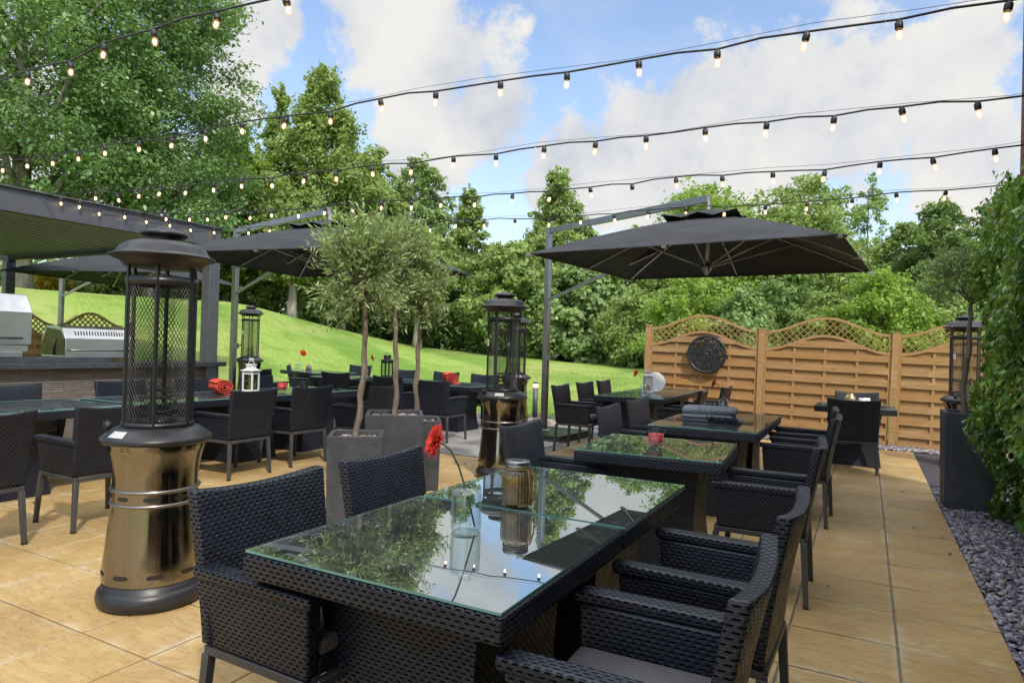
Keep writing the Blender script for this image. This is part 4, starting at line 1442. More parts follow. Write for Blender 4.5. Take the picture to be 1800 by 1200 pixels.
    for o in t.children_recursive:                     # slimmer than first drawn
        o.data.transform(Matrix.Diagonal((0.89, 0.89, 0.99, 1)))
    return Proto(t)


HT = make_heater()
HT.put((-3.275, 2.175, 0), 0.0, 'big patio heater in the left foreground with bronze reflections and mesh guard')
HT.put((-3.365, 6.065, 0), 0.25, 'patio heater in the middle between the olive planters and the parasol pole')
h3 = at_depth(908, 600, 11.3); HT.put((h3.x, h3.y, 0), 0.6, 'patio heater half hidden directly behind the middle one')
h4 = at_depth(440, 600, 13.2); HT.put((h4.x, h4.y, 0.10), 0.9, 'small distant patio heater beside the steel pole at the end of the bar')
h5 = at_depth(1697, 600, 8.5); HT.put((h5.x, h5.y, 0), 0.2, 'patio heater standing behind the right planter and olive trunk')


# ------------------------------------------------------------------ parasols
def make_parasol():
    t = thing('cantilever_parasol', '', 'parasol', (0, 0, 0), 0, 'charcoal cantilever parasols')
    hx, hy, ze, za = 1.52, 1.38, 2.375, 2.90
    px, py = -2.93, 1.52
    mb = MB()
    for sx in (-1, 1):
        for sy in (-1, 1):
            mb.box((px + 0.05 + sx * 0.26, py + sy * 0.26, 0.05), (0.50, 0.50, 0.08))
    mb.box((px + 0.05, py, 0.012), (1.06, 1.06, 0.024))
    mb.build('base', simple('green_black_granite', (0.030, 0.040, 0.028), 0.25, 0, 0.3, 30), t, bevel=0.008)
    mb = MB(); mb.lathe([(0.0, 0.09), (0.12, 0.09), (0.12, 0.10), (0, 0.10)], 24, (px, py, 0)); mb.build('collar', M['steel'], t)
    mb = MB(); mb.box((px, py, 1.66), (0.085, 0.085, 3.12)); mb.box((px, py, 3.225), (0.095, 0.095, 0.012)); mb.build('pole', M['steel'], t, bevel=0.006)
    cx, cy = 0.0, 0.0
    mb = MB()
    mb.beam((px + 0.03, py - 0.02, 3.19), (0, 0, 3.10), 0.055, 0.085)
    mb.build('arm', M['steel'], t, bevel=0.004)
    mb = MB(); mb.tube([(0, 0, 3.12), (0, 0, 2.30)], 0.022, 12); mb.build('mast', M['steel'], t)
    hubz = ze - 0.05
    mb = MB(); mb.lathe([(0.0, -0.10), (0.022, -0.085), (0.035, -0.05), (0.055, -0.02), (0.058, 0.02), (0.04, 0.035), (0, 0.035)], 20, (0, 0, hubz)); mb.build('hub', M['steel'], t)
    # canopy: four sagging gores, scalloped between ribs
    N = 12
    vs, fs = [], []

    def surf(u, v):
        m_ = max(abs(u), abs(v))
        c = (abs(u * v) / (m_ * m_)) if m_ > 1e-6 else 0
        z = za - (za - ze) * (0.30 * m_ + 0.70 * m_ ** 1.35)
        z += 0.035 * (1 - c) * m_ * (1 - m_) * 1.5
        return (u * hx, v * hy, z)
    g = [[None] * (2 * N + 1) for _ in range(2 * N + 1)]
    for i in range(2 * N + 1):
        for k in range(2 * N + 1):
            g[i][k] = len(vs); vs.append(surf(i / N - 1, k / N - 1))
    for i in range(2 * N):
        for k in range(2 * N):
            fs.append((g[i][k], g[i + 1][k], g[i + 1][k + 1], g[i][k + 1]))
    o0 = len(vs)
    vs += [(x, y, z - 0.006) for x, y, z in vs]
    fs += [tuple(o0 + q for q in reversed(f_)) for f_ in list(fs)]
    # hanging hem closes the edge
    rim = [g[i][0] for i in range(2 * N)] + [g[2 * N][k] for k in range(2 * N)] + [g[i][2 * N] for i in range(2 * N, 0, -1)] + [g[0][k] for k in range(2 * N, 0, -1)]
    for a, b in zip(rim, rim[1:] + rim[:1]):
        fs.append((a, b, b + o0, a + o0))
    mb = MB(); mb.add(vs, fs, 0, True)
    mb.build('canopy', M['canopy'], t, fix=False)
    mb = MB()
    vs, fs = [], []
    K = 32
    for i in range(5):
        for k in range(K):
            a = 2 * PI * k / K
            r = 0.50 * i / 4
            sq = 1 / max(abs(math.cos(a)), abs(math.sin(a)))
            z = za + 0.085 - 0.13 * i / 4 + (0.022 * math.cos(8 * a) if i == 4 else 0)
            vs.append((r * sq * 0.82 * math.cos(a), r * sq * 0.80 * math.sin(a), z))
    for i in range(4):
        for k in range(K):
            fs.append((i * K + k, i * K + (k + 1) % K, (i + 1) * K + (k + 1) % K, (i + 1) * K + k))
    mb.add(vs, fs, 0, True)
    mb.build('vent_cap', M['canopy'], t, fix=False)
    ends = [(-1, -1), (0, -1), (1, -1), (1, 0), (1, 1), (0, 1), (-1, 1), (-1, 0)]
    rib_m = simple('silver_rib', (0.42, 0.41, 0.38), 0.4, 0.9, 0.08)
    for u, v in ends:
        mb = MB()
        pts = []
        for i in range(7):
            q = 0.04 + 0.96 * i / 6
            p = surf(u * q, v * q); pts.append((p[0], p[1], p[2] - 0.022))
        for a, b in zip(pts, pts[1:]):
            mb.beam(a, b, 0.018, 0.014)
        e = Vector(pts[-1]); d = Vector((u * hx, v * hy, 0)).normalized()
        rb = mb.build('rib', rib_m, t)
        mb = MB(); mb.beam(e - d * 0.06 + Vector((0, 0, 0.012)), e + d * 0.03 + Vector((0, 0, 0.004)), 0.045, 0.026); mb.build('rib_cap', M['steel'], rb)
        mid = Vector(surf(u * 0.52, v * 0.52)) - Vector((0, 0, 0.03))
        mb = MB(); mb.tube([(0.04 * d.x, 0.04 * d.y, hubz), mid], 0.008, 6); mb.build('strut', rib_m, rb)
    a = Vector((px + 0.05, py - 0.02, 1.98 + 0.14)); b = Vector(surf(-0.52, 0.36)) - Vector((0, 0, 0.05))
    mb = MB(); mb.beam(a, b, 0.030, 0.045); mb.build('brace', M['steel'], t)
    mb = MB(); mb.box((px + 0.075, py - 0.02, 1.22), (0.07, 0.06, 0.09)); mb.tube([(px + 0.10, py - 0.02, 1.22), (px + 0.17, py - 0.03, 1.23), (px + 0.25, py - 0.05, 1.26)], 0.010, 8); mb.build('crank', M['steel'], t)
    return Proto(t)


PS = make_parasol()
PS.put((-1.60, 7.55, 0), R(-4.5), 'large charcoal parasol over the dining row, its ribs and struts seen from below')
PS.put((-6.42, 6.62, 0.03), R(9), 'charcoal parasol behind the olive trees, pole at the end of the bar')
PS.put((-13.75, 8.42, 0.0), R(20), 'charcoal parasol behind the pergola and the big heater at the left', 1.08)


# ------------------------------------------------------------------ planters and olive trees
def make_planter(w, h, label, loc, rotz, wt=None):
    t = thing('planter', label, 'planter', loc, rotz, 'tall square slate grey planters')
    wt = wt or w
    mb = MB()
    a, b, th = w / 2 * 0.94, wt / 2, 0.035
    ring = lambda r, z: [(-r, -r, z), (r, -r, z), (r, r, z), (-r, r, z)]
    vs = ring(a, 0.0) + ring(b, h) + ring(b - th, h) + ring(b - th, h - 0.09)
    fs = [(3, 2, 1, 0)] + [(4 * i + k, 4 * i + (k + 1) % 4, 4 * i + 4 + (k + 1) % 4, 4 * i + 4 + k) for i in range(3) for k in range(4)]
    mb.add(vs, fs)
    mb.build('pot', M['planter'], t, bevel=0.005)
    mb = MB(); mb.box((0, 0, h - 0.10), (2 * (b - th) + 0.004, 2 * (b - th) + 0.004, 0.09)); mb.build('soil', M['soil'], t)
    r = b - th - 0.02
    g = scatter_chips('stones', [(-r, -r, r, r)], int(240 * (w / 0.4) ** 2), 0.036, int(w * 1000), 0.35)
    g.location = (0, 0, h - 0.052); g.parent = t
    return t


def olive_tree(label, x, y, z0, path, cen, rad, seed, n_twigs=330, leaf=0.052):
    t = thing('olive_tree', label, 'tree', (x, y, z0), 0, 'standard olive trees in planters')
    rng = np.random.default_rng(seed)
    mb = MB()
    P = [Vector(p) for p in path]
    k = len(P)
    pts, rr = [], []
    for i in range((k - 1) * 4 + 1):
        a, f = divmod(i, 4)
        f /= 4
        p = P[a] if a == k - 1 else P[a].lerp(P[a + 1], f)
        q = Vector((0.006 * math.sin(i * 1.7 + seed), 0.006 * math.cos(i * 1.3 + seed), 0))
        pts.append(p + q); rr.append(0.026 * (1 - 0.35 * i / ((k - 1) * 4)) * (1 + 0.12 * math.sin(i * 2.1 + seed)))
    rr[0] *= 1.35
    mb.tube(pts, rr, 9)
    top = pts[-1]
    c = Vector(cen)
    for i in range(9):
        d = Vector(unit(rng.normal(0, 1, 3) + np.array([0, 0, 0.7])))
        e = c + Vector((d.x * rad * 0.7, d.y * rad * 0.7, d.z * rad * 0.7))
        mid = top.lerp(e, 0.5) + Vector(rng.normal(0, 0.03, 3))
        mb.tube([top - Vector((0, 0, 0.05)), mid, e], [0.013, 0.008, 0.003], 6)
    mb.build('trunk', M['olive_bark'], t)
    # twigs: long, upswept; leaves in pairs along them
    nT = n_twigs
    d0 = unit(rng.normal(0, 1, (nT, 3)) + np.array([0, 0, 0.12]))
    start = np.array(cen) + d0 * (rad * (0.15 + 0.45 * rng.random((nT, 1)))) * np.array([0.84, 0.84, 1.0])
    dirs = unit(d0 * 0.9 + rng.normal(0, 0.26, (nT, 3)) + np.array([0, 0, 0.85]))
    low = d0[:, 2] < -0.35
    dirs[low] = unit(dirs[low] * 0.6 + np.array([0, 0, -0.45]))
    ln = rad * (0.42 + 0.38 * rng.random(nT)) * np.where(rng.random(nT) < 0.12, 1.35, 1.0)
    nl = 15
    tt = (np.arange(nl) + 0.5) / nl
    cen_l = start[:, None] + dirs[:, None] * (ln[:, None] * tt[None])[:, :, None]
    sag = np.array([0, 0, -0.10]) * (tt ** 2)[None, :, None] * ln[:, None, None]
    cen_l = cen_l + sag
    out = unit(dirs[:, None] * 0.75 + rng.normal(0, 0.55, (nT, nl, 3)))
    L = leaf * (0.65 + 0.7 * rng.random((nT, nl, 1)))
    side = unit(np.cross(out, rng.normal(0, 1, (nT, nl, 3))))
    a = cen_l; b = cen_l + out * L
    w = L * 0.125
    m_ = cen_l + out * L * 0.5
    V = np.stack([a, m_ + side * w, b, m_ - side * w], 2).reshape(-1, 3)
    F = np.arange(nT * nl)[:, None] * 4 + np.arange(4)[None]
    tint = np.repeat(np.clip(rng.beta(1.6, 1.6, nT * nl), 0, 1), 4)
    raw_mesh('crown', V, F, [M['leaf_olive']], tint, t)
    mb = MB()
    for i in range(0, nT):
        s_, e_ = start[i], cen_l[i, -1]
        mb.tube([s_, (s_ + e_) / 2 + np.array([0, 0, 0.02 * ln[i]]), e_], [0.0028, 0.0022, 0.001], 3)
    mb.build('twigs', M['olive_bark'], t)
    return t


ra = R(38)
make_planter(0.40, 0.68, 'front slate grey planter of three, left of the nearest left armchairs', (-3.40, 3.86, 0), ra)
make_planter(0.50, 0.75, 'widest slate grey planter of three, behind the front one', (-3.72, 4.72, 0), ra)
make_planter(0.45, 0.655, 'rear slate grey planter of three, half hidden to the right', (-3.80, 5.16, 0), ra)
make_planter(0.46, 0.885, 'tall dark planter standing alone at the corner by the ivy', (0.875, 7.42, 0), 0)
olive_tree('front olive of three with a bent slim trunk and round grey green crown', -3.40, 3.86, 0.63,
           [(-0.01, 0, -0.03), (0.015, 0.01, 0.25), (0.035, 0.022, 0.55), (0.035, 0.02, 0.85), (0.03, 0.01, 1.10)], (-0.01, 0.0, 1.28), 0.42, 21, 470)
olive_tree('middle olive of three rising from the widest planter', -3.72, 4.72, 0.70,
           [(0.0, 0, -0.03), (0.01, 0.0, 0.3), (-0.01, 0.0, 0.6), (-0.015, -0.01, 0.9), (-0.01, 0, 1.12)], (-0.02, 0.0, 1.42), 0.40, 22, 420)
olive_tree('right olive of three with a straight trunk from the rear planter', -3.80, 5.16, 0.61,
           [(0.0, 0, -0.03), (-0.01, -0.01, 0.35), (-0.005, 0.0, 0.7), (0.01, 0.0, 0.95), (0.01, 0.0, 1.08)], (-0.03, -0.02, 1.28), 0.38, 23, 400)
olive_tree('slender olive in the tall dark planter beside the ivy', 0.875, 7.42, 0.84,
           [(-0.06, 0, -0.03), (-0.07, 0.02, 0.3), (-0.03, 0.01, 0.6), (-0.03, 0.0, 0.9), (-0.02, 0, 1.1)], (-0.13, 0.02, 1.30), 0.30, 24, 150)


# ------------------------------------------------------------------ festoon lights
def make_bulb_meshes():
    mb = MB()
    mb.lathe([(0.0, 0.052), (0.010, 0.052), (0.013, 0.040), (0.019, 0.034), (0.0195, 0.008), (0.017, 0.0), (0.0, 0.0)], 14)
    sock = mb.build('bulb_holder', M['plastic'])
    mb = MB()
    mb.lathe([(0.012, 0.002), (0.0150, -0.006), (0.0185, -0.018), (0.0200, -0.030), (0.0180, -0.043), (0.0105, -0.053), (0.0, -0.0565)], 16, caps=False)
    mb.lathe([(0.0, -0.010), (0.007, -0.013), (0.0098, -0.021), (0.0098, -0.034), (0.007, -0.043), (0.0, -0.046)], 8, mi=1)
    bulb = mb.build('light_bulb', [M['bulb_glass'], M['filament']], fix=False)
    return sock, bulb


SOCK, BULB = make_bulb_meshes()
strings = {
    'a': ((-8.8, 2.62, 3.16), (1.22, 2.2, 2.86), [(-7.1, 2.53, 3.17), (-6.5, 2.51, 3.17), (-5.9, 2.48, 3.17), (-5.32, 2.46, 3.16), (-4.71, 2.43, 3.11), (-4.32, 2.42, 3.15), (-3.77, 2.4, 3.12), (-3.17, 2.37, 3.08), (-2.61, 2.35, 3.03), (-2.05, 2.33, 3.0), (-1.5, 2.31, 2.97), (-0.95, 2.29, 2.95), (-0.4, 2.27, 2.94), (0.15, 2.24, 2.93), (0.7, 2.22, 2.92)],
          'nearest festoon light string, crossing the upper left corner of the photo'),
    'b': ((-8.86, 3.6, 3.20), (1.22, 3.8, 3.06), [(-8.26, 3.61, 3.11), (-7.78, 3.62, 3.11), (-7.31, 3.63, 3.09), (-6.87, 3.64, 3.09), (-6.44, 3.65, 3.1), (-5.92, 3.66, 3.08), (-5.46, 3.67, 3.06), (-5.02, 3.68, 3.07), (-4.58, 3.69, 3.08), (-4.09, 3.7, 3.06), (-3.61, 3.7, 3.03), (-3.13, 3.71, 3.06), (-2.66, 3.72, 3.04), (-2.15, 3.73, 3.03), (-1.68, 3.74, 3.01), (-1.22, 3.75, 3.01), (-0.77, 3.76, 2.99), (-0.32, 3.77, 3.0), (0.11, 3.78, 2.98), (0.55, 3.79, 2.98)],
          'festoon light string crossing the whole sky to the top right corner'),
    'c': ((-8.84, 4.3, 3.05), (1.22, 4.84, 2.94), [(-7.83, 4.35, 2.93), (-7.43, 4.37, 2.88), (-7.07, 4.39, 2.9), (-6.74, 4.41, 2.9), (-6.33, 4.43, 2.88), (-5.92, 4.45, 2.88), (-5.53, 4.47, 2.89), (-5.12, 4.49, 2.86), (-4.71, 4.51, 2.87), (-4.33, 4.53, 2.86), (-3.92, 4.55, 2.87), (-3.5, 4.57, 2.85), (-3.08, 4.59, 2.87), (-2.68, 4.61, 2.85), (-2.26, 4.63, 2.87), (-1.84, 4.65, 2.86), (-1.45, 4.67, 2.86), (-1.03, 4.69, 2.87), (-0.63, 4.71, 2.86), (-0.22, 4.73, 2.85), (0.17, 4.75, 2.86), (0.56, 4.77, 2.84)],
          'festoon light string third from the top at the right edge'),
    'd': ((-8.84, 5.3, 3.02), (1.22, 5.92, 2.94), [(-8.03, 5.35, 2.89), (-7.6, 5.38, 2.86), (-7.27, 5.39, 2.84), (-6.95, 5.41, 2.85), (-6.55, 5.44, 2.82), (-6.22, 5.46, 2.83), (-5.8, 5.48, 2.8), (-5.42, 5.51, 2.81), (-5.02, 5.53, 2.81), (-4.64, 5.55, 2.82), (-4.26, 5.58, 2.8), (-3.9, 5.6, 2.8), (-3.5, 5.62, 2.78), (-3.09, 5.65, 2.79), (-2.69, 5.67, 2.78), (-2.28, 5.69, 2.79), (-1.89, 5.72, 2.79), (-1.5, 5.74, 2.82), (-1.11, 5.76, 2.8), (-0.71, 5.79, 2.8), (-0.33, 5.81, 2.78), (0.06, 5.83, 2.81), (0.42, 5.86, 2.81), (0.8, 5.88, 2.84)],
          'festoon light string with one empty socket, just above the big parasol arm'),
    'e': ((-8.86, 6.8, 3.08), (1.22, 7.52, 3.0), [(-8.27, 6.84, 2.97), (-7.84, 6.87, 2.98), (-7.42, 6.9, 2.95), (-7.08, 6.92, 2.93), (-6.67, 6.95, 2.93), (-6.28, 6.98, 2.92), (-5.9, 7.01, 2.91), (-5.48, 7.04, 2.89), (-5.07, 7.06, 2.86), (-4.7, 7.09, 2.9), (-4.29, 7.12, 2.88), (-3.86, 7.15, 2.87), (-3.41, 7.18, 2.85), (-3.01, 7.21, 2.86), (-2.6, 7.24, 2.86), (-2.21, 7.26, 2.88), (-1.79, 7.29, 2.89), (-1.38, 7.32, 2.86), (-0.97, 7.35, 2.86), (-0.57, 7.38, 2.87), (-0.16, 7.41, 2.88), (0.23, 7.44, 2.91), (0.63, 7.46, 2.9)],
          'lowest festoon light string, passing in front of the big parasol canopy'),
    'f': ((-8.86, 4.3, 3.07), (-8.86, 6.83, 3.06), [(-8.845, 4.50, 2.98), (-8.845, 4.72, 2.98), (-8.845, 4.96, 2.94), (-8.845, 5.30, 2.96), (-8.845, 5.60, 2.95), (-8.845, 5.95, 2.96), (-8.845, 6.28, 2.95), (-8.845, 6.68, 2.98)],
          'short festoon light string sagging along the face of the pergola beam'),
}
rng = random.Random(8)
for key, (A, B, pts, lab) in strings.items():
    root = thing('festoon_string', lab, 'string lights', (0, 0, 0), 0, 'festoon light strings')
    cord = [Vector(A)]
    hang = 0.082
    prev = None
    for p in pts:
        q = Vector(p) + Vector((0, 0, hang))
        if prev is not None:
            cord.append((prev + q) / 2 + Vector((0, 0, rng.uniform(-0.006, 0.012))))
        cord.append(q + Vector((0, 0, -0.003)))
        prev = q
    cord.append(Vector(B))
    mb = MB(); mb.tube(cord, 0.0062, 6); mb.build('cord', M['plastic'], root)
    if key != 'f':
        a, b = Vector(A) + Vector((0, 0, 0.02)), Vector(B) + Vector((0, 0, 0.03))
        w = []
        for i in range(21):
            p = a.lerp(b, i / 20)
            zc = np.interp(p.x, [c.x for c in cord], [c.z for c in cord])
            w.append((p.x, p.y, float(zc) + 0.012 + 0.03 * abs(math.sin(i * 2.3))))
        mb = MB(); mb.tube(w, 0.0016, 4); mb.build('support_wire', M['plastic'], root)
    for i, p in enumerate(pts):
        s = SOCK.copy(); C.objects.link(s); s.parent = root
        s.location = Vector(p) + Vector((0, 0, 0.030))
        s.rotation_euler = (rng.gauss(0, 0.10), rng.gauss(0, 0.14), rng.random() * 6)
        if key == 'd' and i == 16:
            continue
        b = BULB.copy(); C.objects.link(b); b.parent = s
bpy.data.objects.remove(SOCK); bpy.data.objects.remove(BULB)


# ------------------------------------------------------------------ things on the tables
TT = 0.741


def spiral(n, turns, r0, r1):
    return [((r0 + (r1 - r0) * i / (n - 1)) * math.cos(2 * PI * turns * i / (n - 1)), (r0 + (r1 - r0) * i / (n - 1)) * math.sin(2 * PI * turns * i / (n - 1))) for i in range(n)]


def bottle_with_gerbera():
    t = thing('glass_vase', '', 'vase', (0, 0, 0), 0, 'clear bottle vases')
    mb = MB()
    mb.lathe([(0.0, 0.004), (0.030, 0.003), (0.046, 0.0), (0.050, 0.006), (0.051, 0.02), (0.051, 0.125), (0.048, 0.135), (0.030, 0.142), (0.019, 0.148), (0.0175, 0.156), (0.022, 0.160), (0.022, 0.164), (0.018, 0.165)], 32, caps=False)
    mb.lathe([(0.046, 0.014), (0.0475, 0.124), (0.044, 0.131), (0.016, 0.146)], 32, caps=False)
    mb.lathe([(0.0, 0.010), (0.046, 0.012), (0.049, 0.008)], 32, caps=False)
    mb.build('bottle', M['bottle_glass'], t, fix=False)
    return Proto(t)


def gerbera():
    t = thing('gerbera', '', 'flower', (0, 0, 0), 0, 'red gerberas in bottle vases')
    # local: stem foot at origin (inside the bottle), leaning to -x, head tilted
    mb = MB()
    st = [(0.030, 0.0, 0.012), (0.012, 0, 0.08), (-0.008, 0, 0.15), (-0.030, 0, 0.215), (-0.058, 0, 0.268), (-0.082, 0, 0.290), (-0.098, 0, 0.297)]
    mb.tube(st, [0.0032] * 6 + [0.004], 7)
    mb.build('stem', M['stem'], t)
    d = Vector((-0.86, -0.25, 0.30)).normalized()
    ax = d.to_track_quat('Z', 'Y').to_matrix()
    c = Vector((-0.108, 0, 0.300))
    rg = random.Random(3)
    vs, fs = [], []
    for ring, (cnt, ln, el) in enumerate(((26, 0.062, 0.12), (24, 0.059, 0.24), (20, 0.045, 0.46), (16, 0.027, 0.80))):
        for k in range(cnt):
            a = 2 * PI * (k + 0.5 * ring) / cnt + rg.uniform(-0.06, 0.06)
            L = ln * rg.uniform(0.88, 1.08); e = el + rg.uniform(-0.08, 0.10)
            dirp = Vector((math.cos(a) * math.cos(e), math.sin(a) * math.cos(e), math.sin(e)))
            sd_ = Vector((-math.sin(a), math.cos(a), 0))
            up = dirp.cross(sd_)
            w = 0.0055
            o = len(vs)
            for q, ww, dz in ((0.10, 0.5, 0), (0.45, 1.0, 0.002), (0.82, 0.95, 0.001), (1.0, 0.35, -0.003)):
                p = dirp * (L * q) + up * dz + Vector((0, 0, 0.002 * ring))
                vs += [c + ax @ (p - sd_ * w * ww), c + ax @ (p + up * -0.0008), c + ax @ (p + sd_ * w * ww)]
            for i in range(3):
                b = o + 3 * i
                fs += [(b, b + 1, b + 4, b + 3), (b + 1, b + 2, b + 5, b + 4)]
    mb = MB(); mb.add(vs, fs, 0, True); mb.build('petals', M['petal'], t, fix=False)
    mb = MB(); mb.lathe([(0.0, 0.010), (0.007, 0.009), (0.010, 0.004), (0.010, -0.004), (0.006, -0.012), (0, -0.013)], 14, c, ax=ax); mb.build('heart', M['petal_heart'], t)
    return Proto(t)


VB, GB = bottle_with_gerbera(), gerbera()
vase_spots = [
    ((-1.184, 1.905), 0.65, 'clear bottle vase on the nearest table', 'large red gerbera leaning left from the bottle on the nearest table', 1.0, 0),
    ((-1.30, 7.12), -0.3, 'clear bottle vase behind the folded blanket', 'red gerbera above the far end of the folded blanket table', 1.0, 0.0),
    ((-2.75, 9.05), 0.4, 'clear bottle vase beside the white lantern near the fence', 'red gerbera left of the white lantern by the fence', 1.0, 0),
    ((-8.05, 9.30), -2.5, 'clear bottle vase at the left of the long terrace table', 'red gerbera by the front olive trunk against the lawn', 1.15, 0),
    ((-10.55, 10.10), -1.5, 'clear bottle vase on the far terrace table', 'dark red gerbera farthest away beside the small heater', 1.2, 0),
]
for (x, y), a, l1, l2, sc, _ in vase_spots:
    VB.put((x, y, TT), 0, l1, sc if sc != 1.0 else None)
    GB.put((x, y, TT + 0.002), a, l2, sc if sc != 1.0 else None)


def ribbed_jar():
    t = thing('ribbed_jar', 'amber ribbed glass jar with solar lid and rope handle on the front tables', 'jar', (-1.206, 2.315, TT))
    mb = MB()
    rf = lambda a: 1 + 0.022 * math.cos(30 * a)
    mb.lathe([(0.0, 0.003), (0.050, 0.002), (0.058, 0.008), (0.061, 0.02), (0.061, 0.115), (0.058, 0.130), (0.050, 0.141)], 180, rfun=rf, caps=False)
    mb.lathe([(0.050, 0.141), (0.047, 0.147), (0.047, 0.165)], 40, caps=False)
    mb.lathe([(0.0, 0.008), (0.052, 0.010), (0.055, 0.02), (0.055, 0.112), (0.050, 0.128)], 40, caps=False, mi=1)
    mb.build('glass_body', [M['amber_glass'], simple('inner_gold_wash', (0.40, 0.30, 0.14), 0.25, 0.7, 0.35, 30)], t, fix=False)
    mb = MB(); mb.lathe([(0.048, 0.158), (0.051, 0.159), (0.051, 0.176), (0.049, 0.179), (0.0, 0.1795)], 40); mb.build('lid', M['steel'], t)
    mb = MB(); mb.box((0, 0, 0.1803), (0.038, 0.038, 0.0015)); mb.build('solar_panel', M['plastic'], t)
    mb = MB()
    mb.tube([(0.049 * math.cos(a), 0.049 * math.sin(a), 0.150 + 0.002 * math.sin(5 * a)) for a in [2 * PI * k / 32 for k in range(32)]], 0.0032, 6, 0, True)
    mb.tube([(0.050, -0.01, 0.150), (0.062, -0.018, 0.12), (0.068, -0.022, 0.07), (0.066, -0.025, 0.03), (0.071, -0.010, 0.012), (0.074, 0.010, 0.04), (0.068, 0.02, 0.10), (0.052, 0.02, 0.148)], 0.0032, 6)
    mb.build('rope_handle', M['rope'], t)


ribbed_jar()


def candle_glass():
    t = thing('candle_glass', '', 'candle', (0, 0, 0), 0, 'red candles in glass tumblers')
    mb = MB()
    mb.lathe([(0.0, 0.0), (0.044, 0.0), (0.047, 0.004), (0.054, 0.118), (0.0525, 0.1195), (0.051, 0.118)], 32, caps=False)
    mb.lathe([(0.0, 0.016), (0.0445, 0.017), (0.0505, 0.117)], 32, caps=False)
    mb.build('tumbler', M['tumbler_glass'], t, fix=False)
    mb = MB(); mb.lathe([(0.0, 0.018), (0.0435, 0.018), (0.0485, 0.092), (0.046, 0.088), (0.0, 0.087)], 32); mb.lathe([(0.0012, 0.086), (0.0012, 0.098), (0.0, 0.0985)], 6, mi=1); mb.build('wax', [M['red_wax'], M['plastic']], t)
    return Proto(t)


CG = candle_glass()
CG.put((-1.188, 4.21, TT), 0, 'red candle in a clear tumbler on the square table')
CG.put((-6.30, 5.78, TT), 0, 'red candle tumbler right of the white lantern', 1.15)


def blanket():
    t = thing('folded_blanket', 'folded charcoal wool blanket with fringed edge on a glass table', 'blanket', (-1.235, 6.18, TT), R(3))
    mb = MB()
    # three soft folds, the top one a rounded loop on the left
    def fold(z, th, x0, x1, y0, y1, rnd, sag):
        n, k = 18, 10
        vs, fs = [], []
        for j in range(n + 1):
            y = y0 + (y1 - y0) * j / n
            for i in range(k * 2):
                a = 2 * PI * i / (2 * k)
                ca, sa = math.cos(a), math.sin(a)
                hx = (x1 - x0) / 2
                x = (x0 + x1) / 2 + math.copysign(abs(ca) ** 0.45, ca) * hx
                zz = z + math.copysign(abs(sa) ** 0.38, sa) * th / 2 * (1 + (rnd if ca < -0.6 else 0)) + sag * math.sin(j * 0.7 + i * 0.4) * 0.004
                vs.append((x + 0.004 * math.sin(j * 0.9), y, zz))
        for j in range(n):
            for i in range(2 * k):
                i2 = (i + 1) % (2 * k)
                fs.append((j * 2 * k + i, j * 2 * k + i2, (j + 1) * 2 * k + i2, (j + 1) * 2 * k + i))
        fs.append(tuple(range(2 * k))); fs.append(tuple(n * 2 * k + i for i in range(2 * k)))
        mb.add(vs, fs, 0, True)
    fold(0.016, 0.032, -0.24, 0.26, -0.12, 0.14, 0.0, 0.6)
    fold(0.046, 0.034, -0.245, 0.20, -0.125, 0.14, 0.05, 0.8)
    fold(0.098, 0.066, -0.245, 0.22, -0.11, 0.13, 0.20, 1.0)
    mb.build('folds', M['grey_wool'], t)
    rg = random.Random(5)
    mb = MB()
    for i in range(150):
        x = -0.02 + 0.27 * rg.random(); z = 0.058 - 0.045 * rg.random()
        y = -0.127
        mb.tube([(x, y + 0.01, z), (x + rg.uniform(-0.01, 0.01), y - 0.012, z - 0.002), (x + rg.uniform(0.005, 0.03), y - 0.016 - 0.01 * rg.random(), z - 0.022)], 0.0035, 4)
    mb.build('fringe', M['dark_wool'], t)


blanket()


def rolled_towel():
    t = thing('rolled_towel', '', 'towel', (0, 0, 0), 0, 'rolled coral red towels')
    n = 74
    sp = spiral(n, 3.4, 0.010, 0.078)
    vs, fs = [], []
    K = 12
    th = 0.0085
    for j in range(K + 1):
        u = j / K - 0.5
        for i, (x, z) in enumerate(sp):
            a = math.atan2(z, x)
            r = math.hypot(x, z)
            tel = 0.020 * (1 - r / 0.08) * (1 if u > 0 else -1) * (abs(u) * 2) ** 6
            wob = 1 + 0.02 * math.sin(9 * u + 3 * a)
            for rr in (r - th / 2, r + th / 2):
                vs.append((rr * math.cos(a) * wob * 1.12, u * 0.30 + tel, rr * math.sin(a) * wob * 0.90 + 0.076))
    m_ = n * 2
    for j in range(K):
        for i in range(n - 1):
            a, b = j * m_ + 2 * i, (j + 1) * m_ + 2 * i
            fs += [(a, a + 2, b + 2, b), (a + 1, b + 1, b + 3, a + 3)]
    for j in (0, K):
        for i in range(n - 1):
            a = j * m_ + 2 * i
            fs.append((a, a + 1, a + 3, a + 2))
    mb = MB(); mb.add(vs, fs, 0, True)
    mb.hexa([(0.0, -0.145, 0.001), (0.125, -0.14, 0.001), (0.13, 0.14, 0.001), (0.0, 0.145, 0.001)], [(0.0, -0.145, 0.012), (0.115, -0.14, 0.010), (0.12, 0.14, 0.010), (0.0, 0.145, 0.012)])
    mb.build('cloth_roll', M['red_towel'], t)
    return Proto(t)


RT = rolled_towel()
RT.put((-6.46, 5.02, TT), R(68), 'rolled coral towel beside the white lantern on the left table', 1.12)
RT.put((-6.02, 9.05, TT), R(46), 'rolled coral towel at the right end of the long terrace table', 1.2)


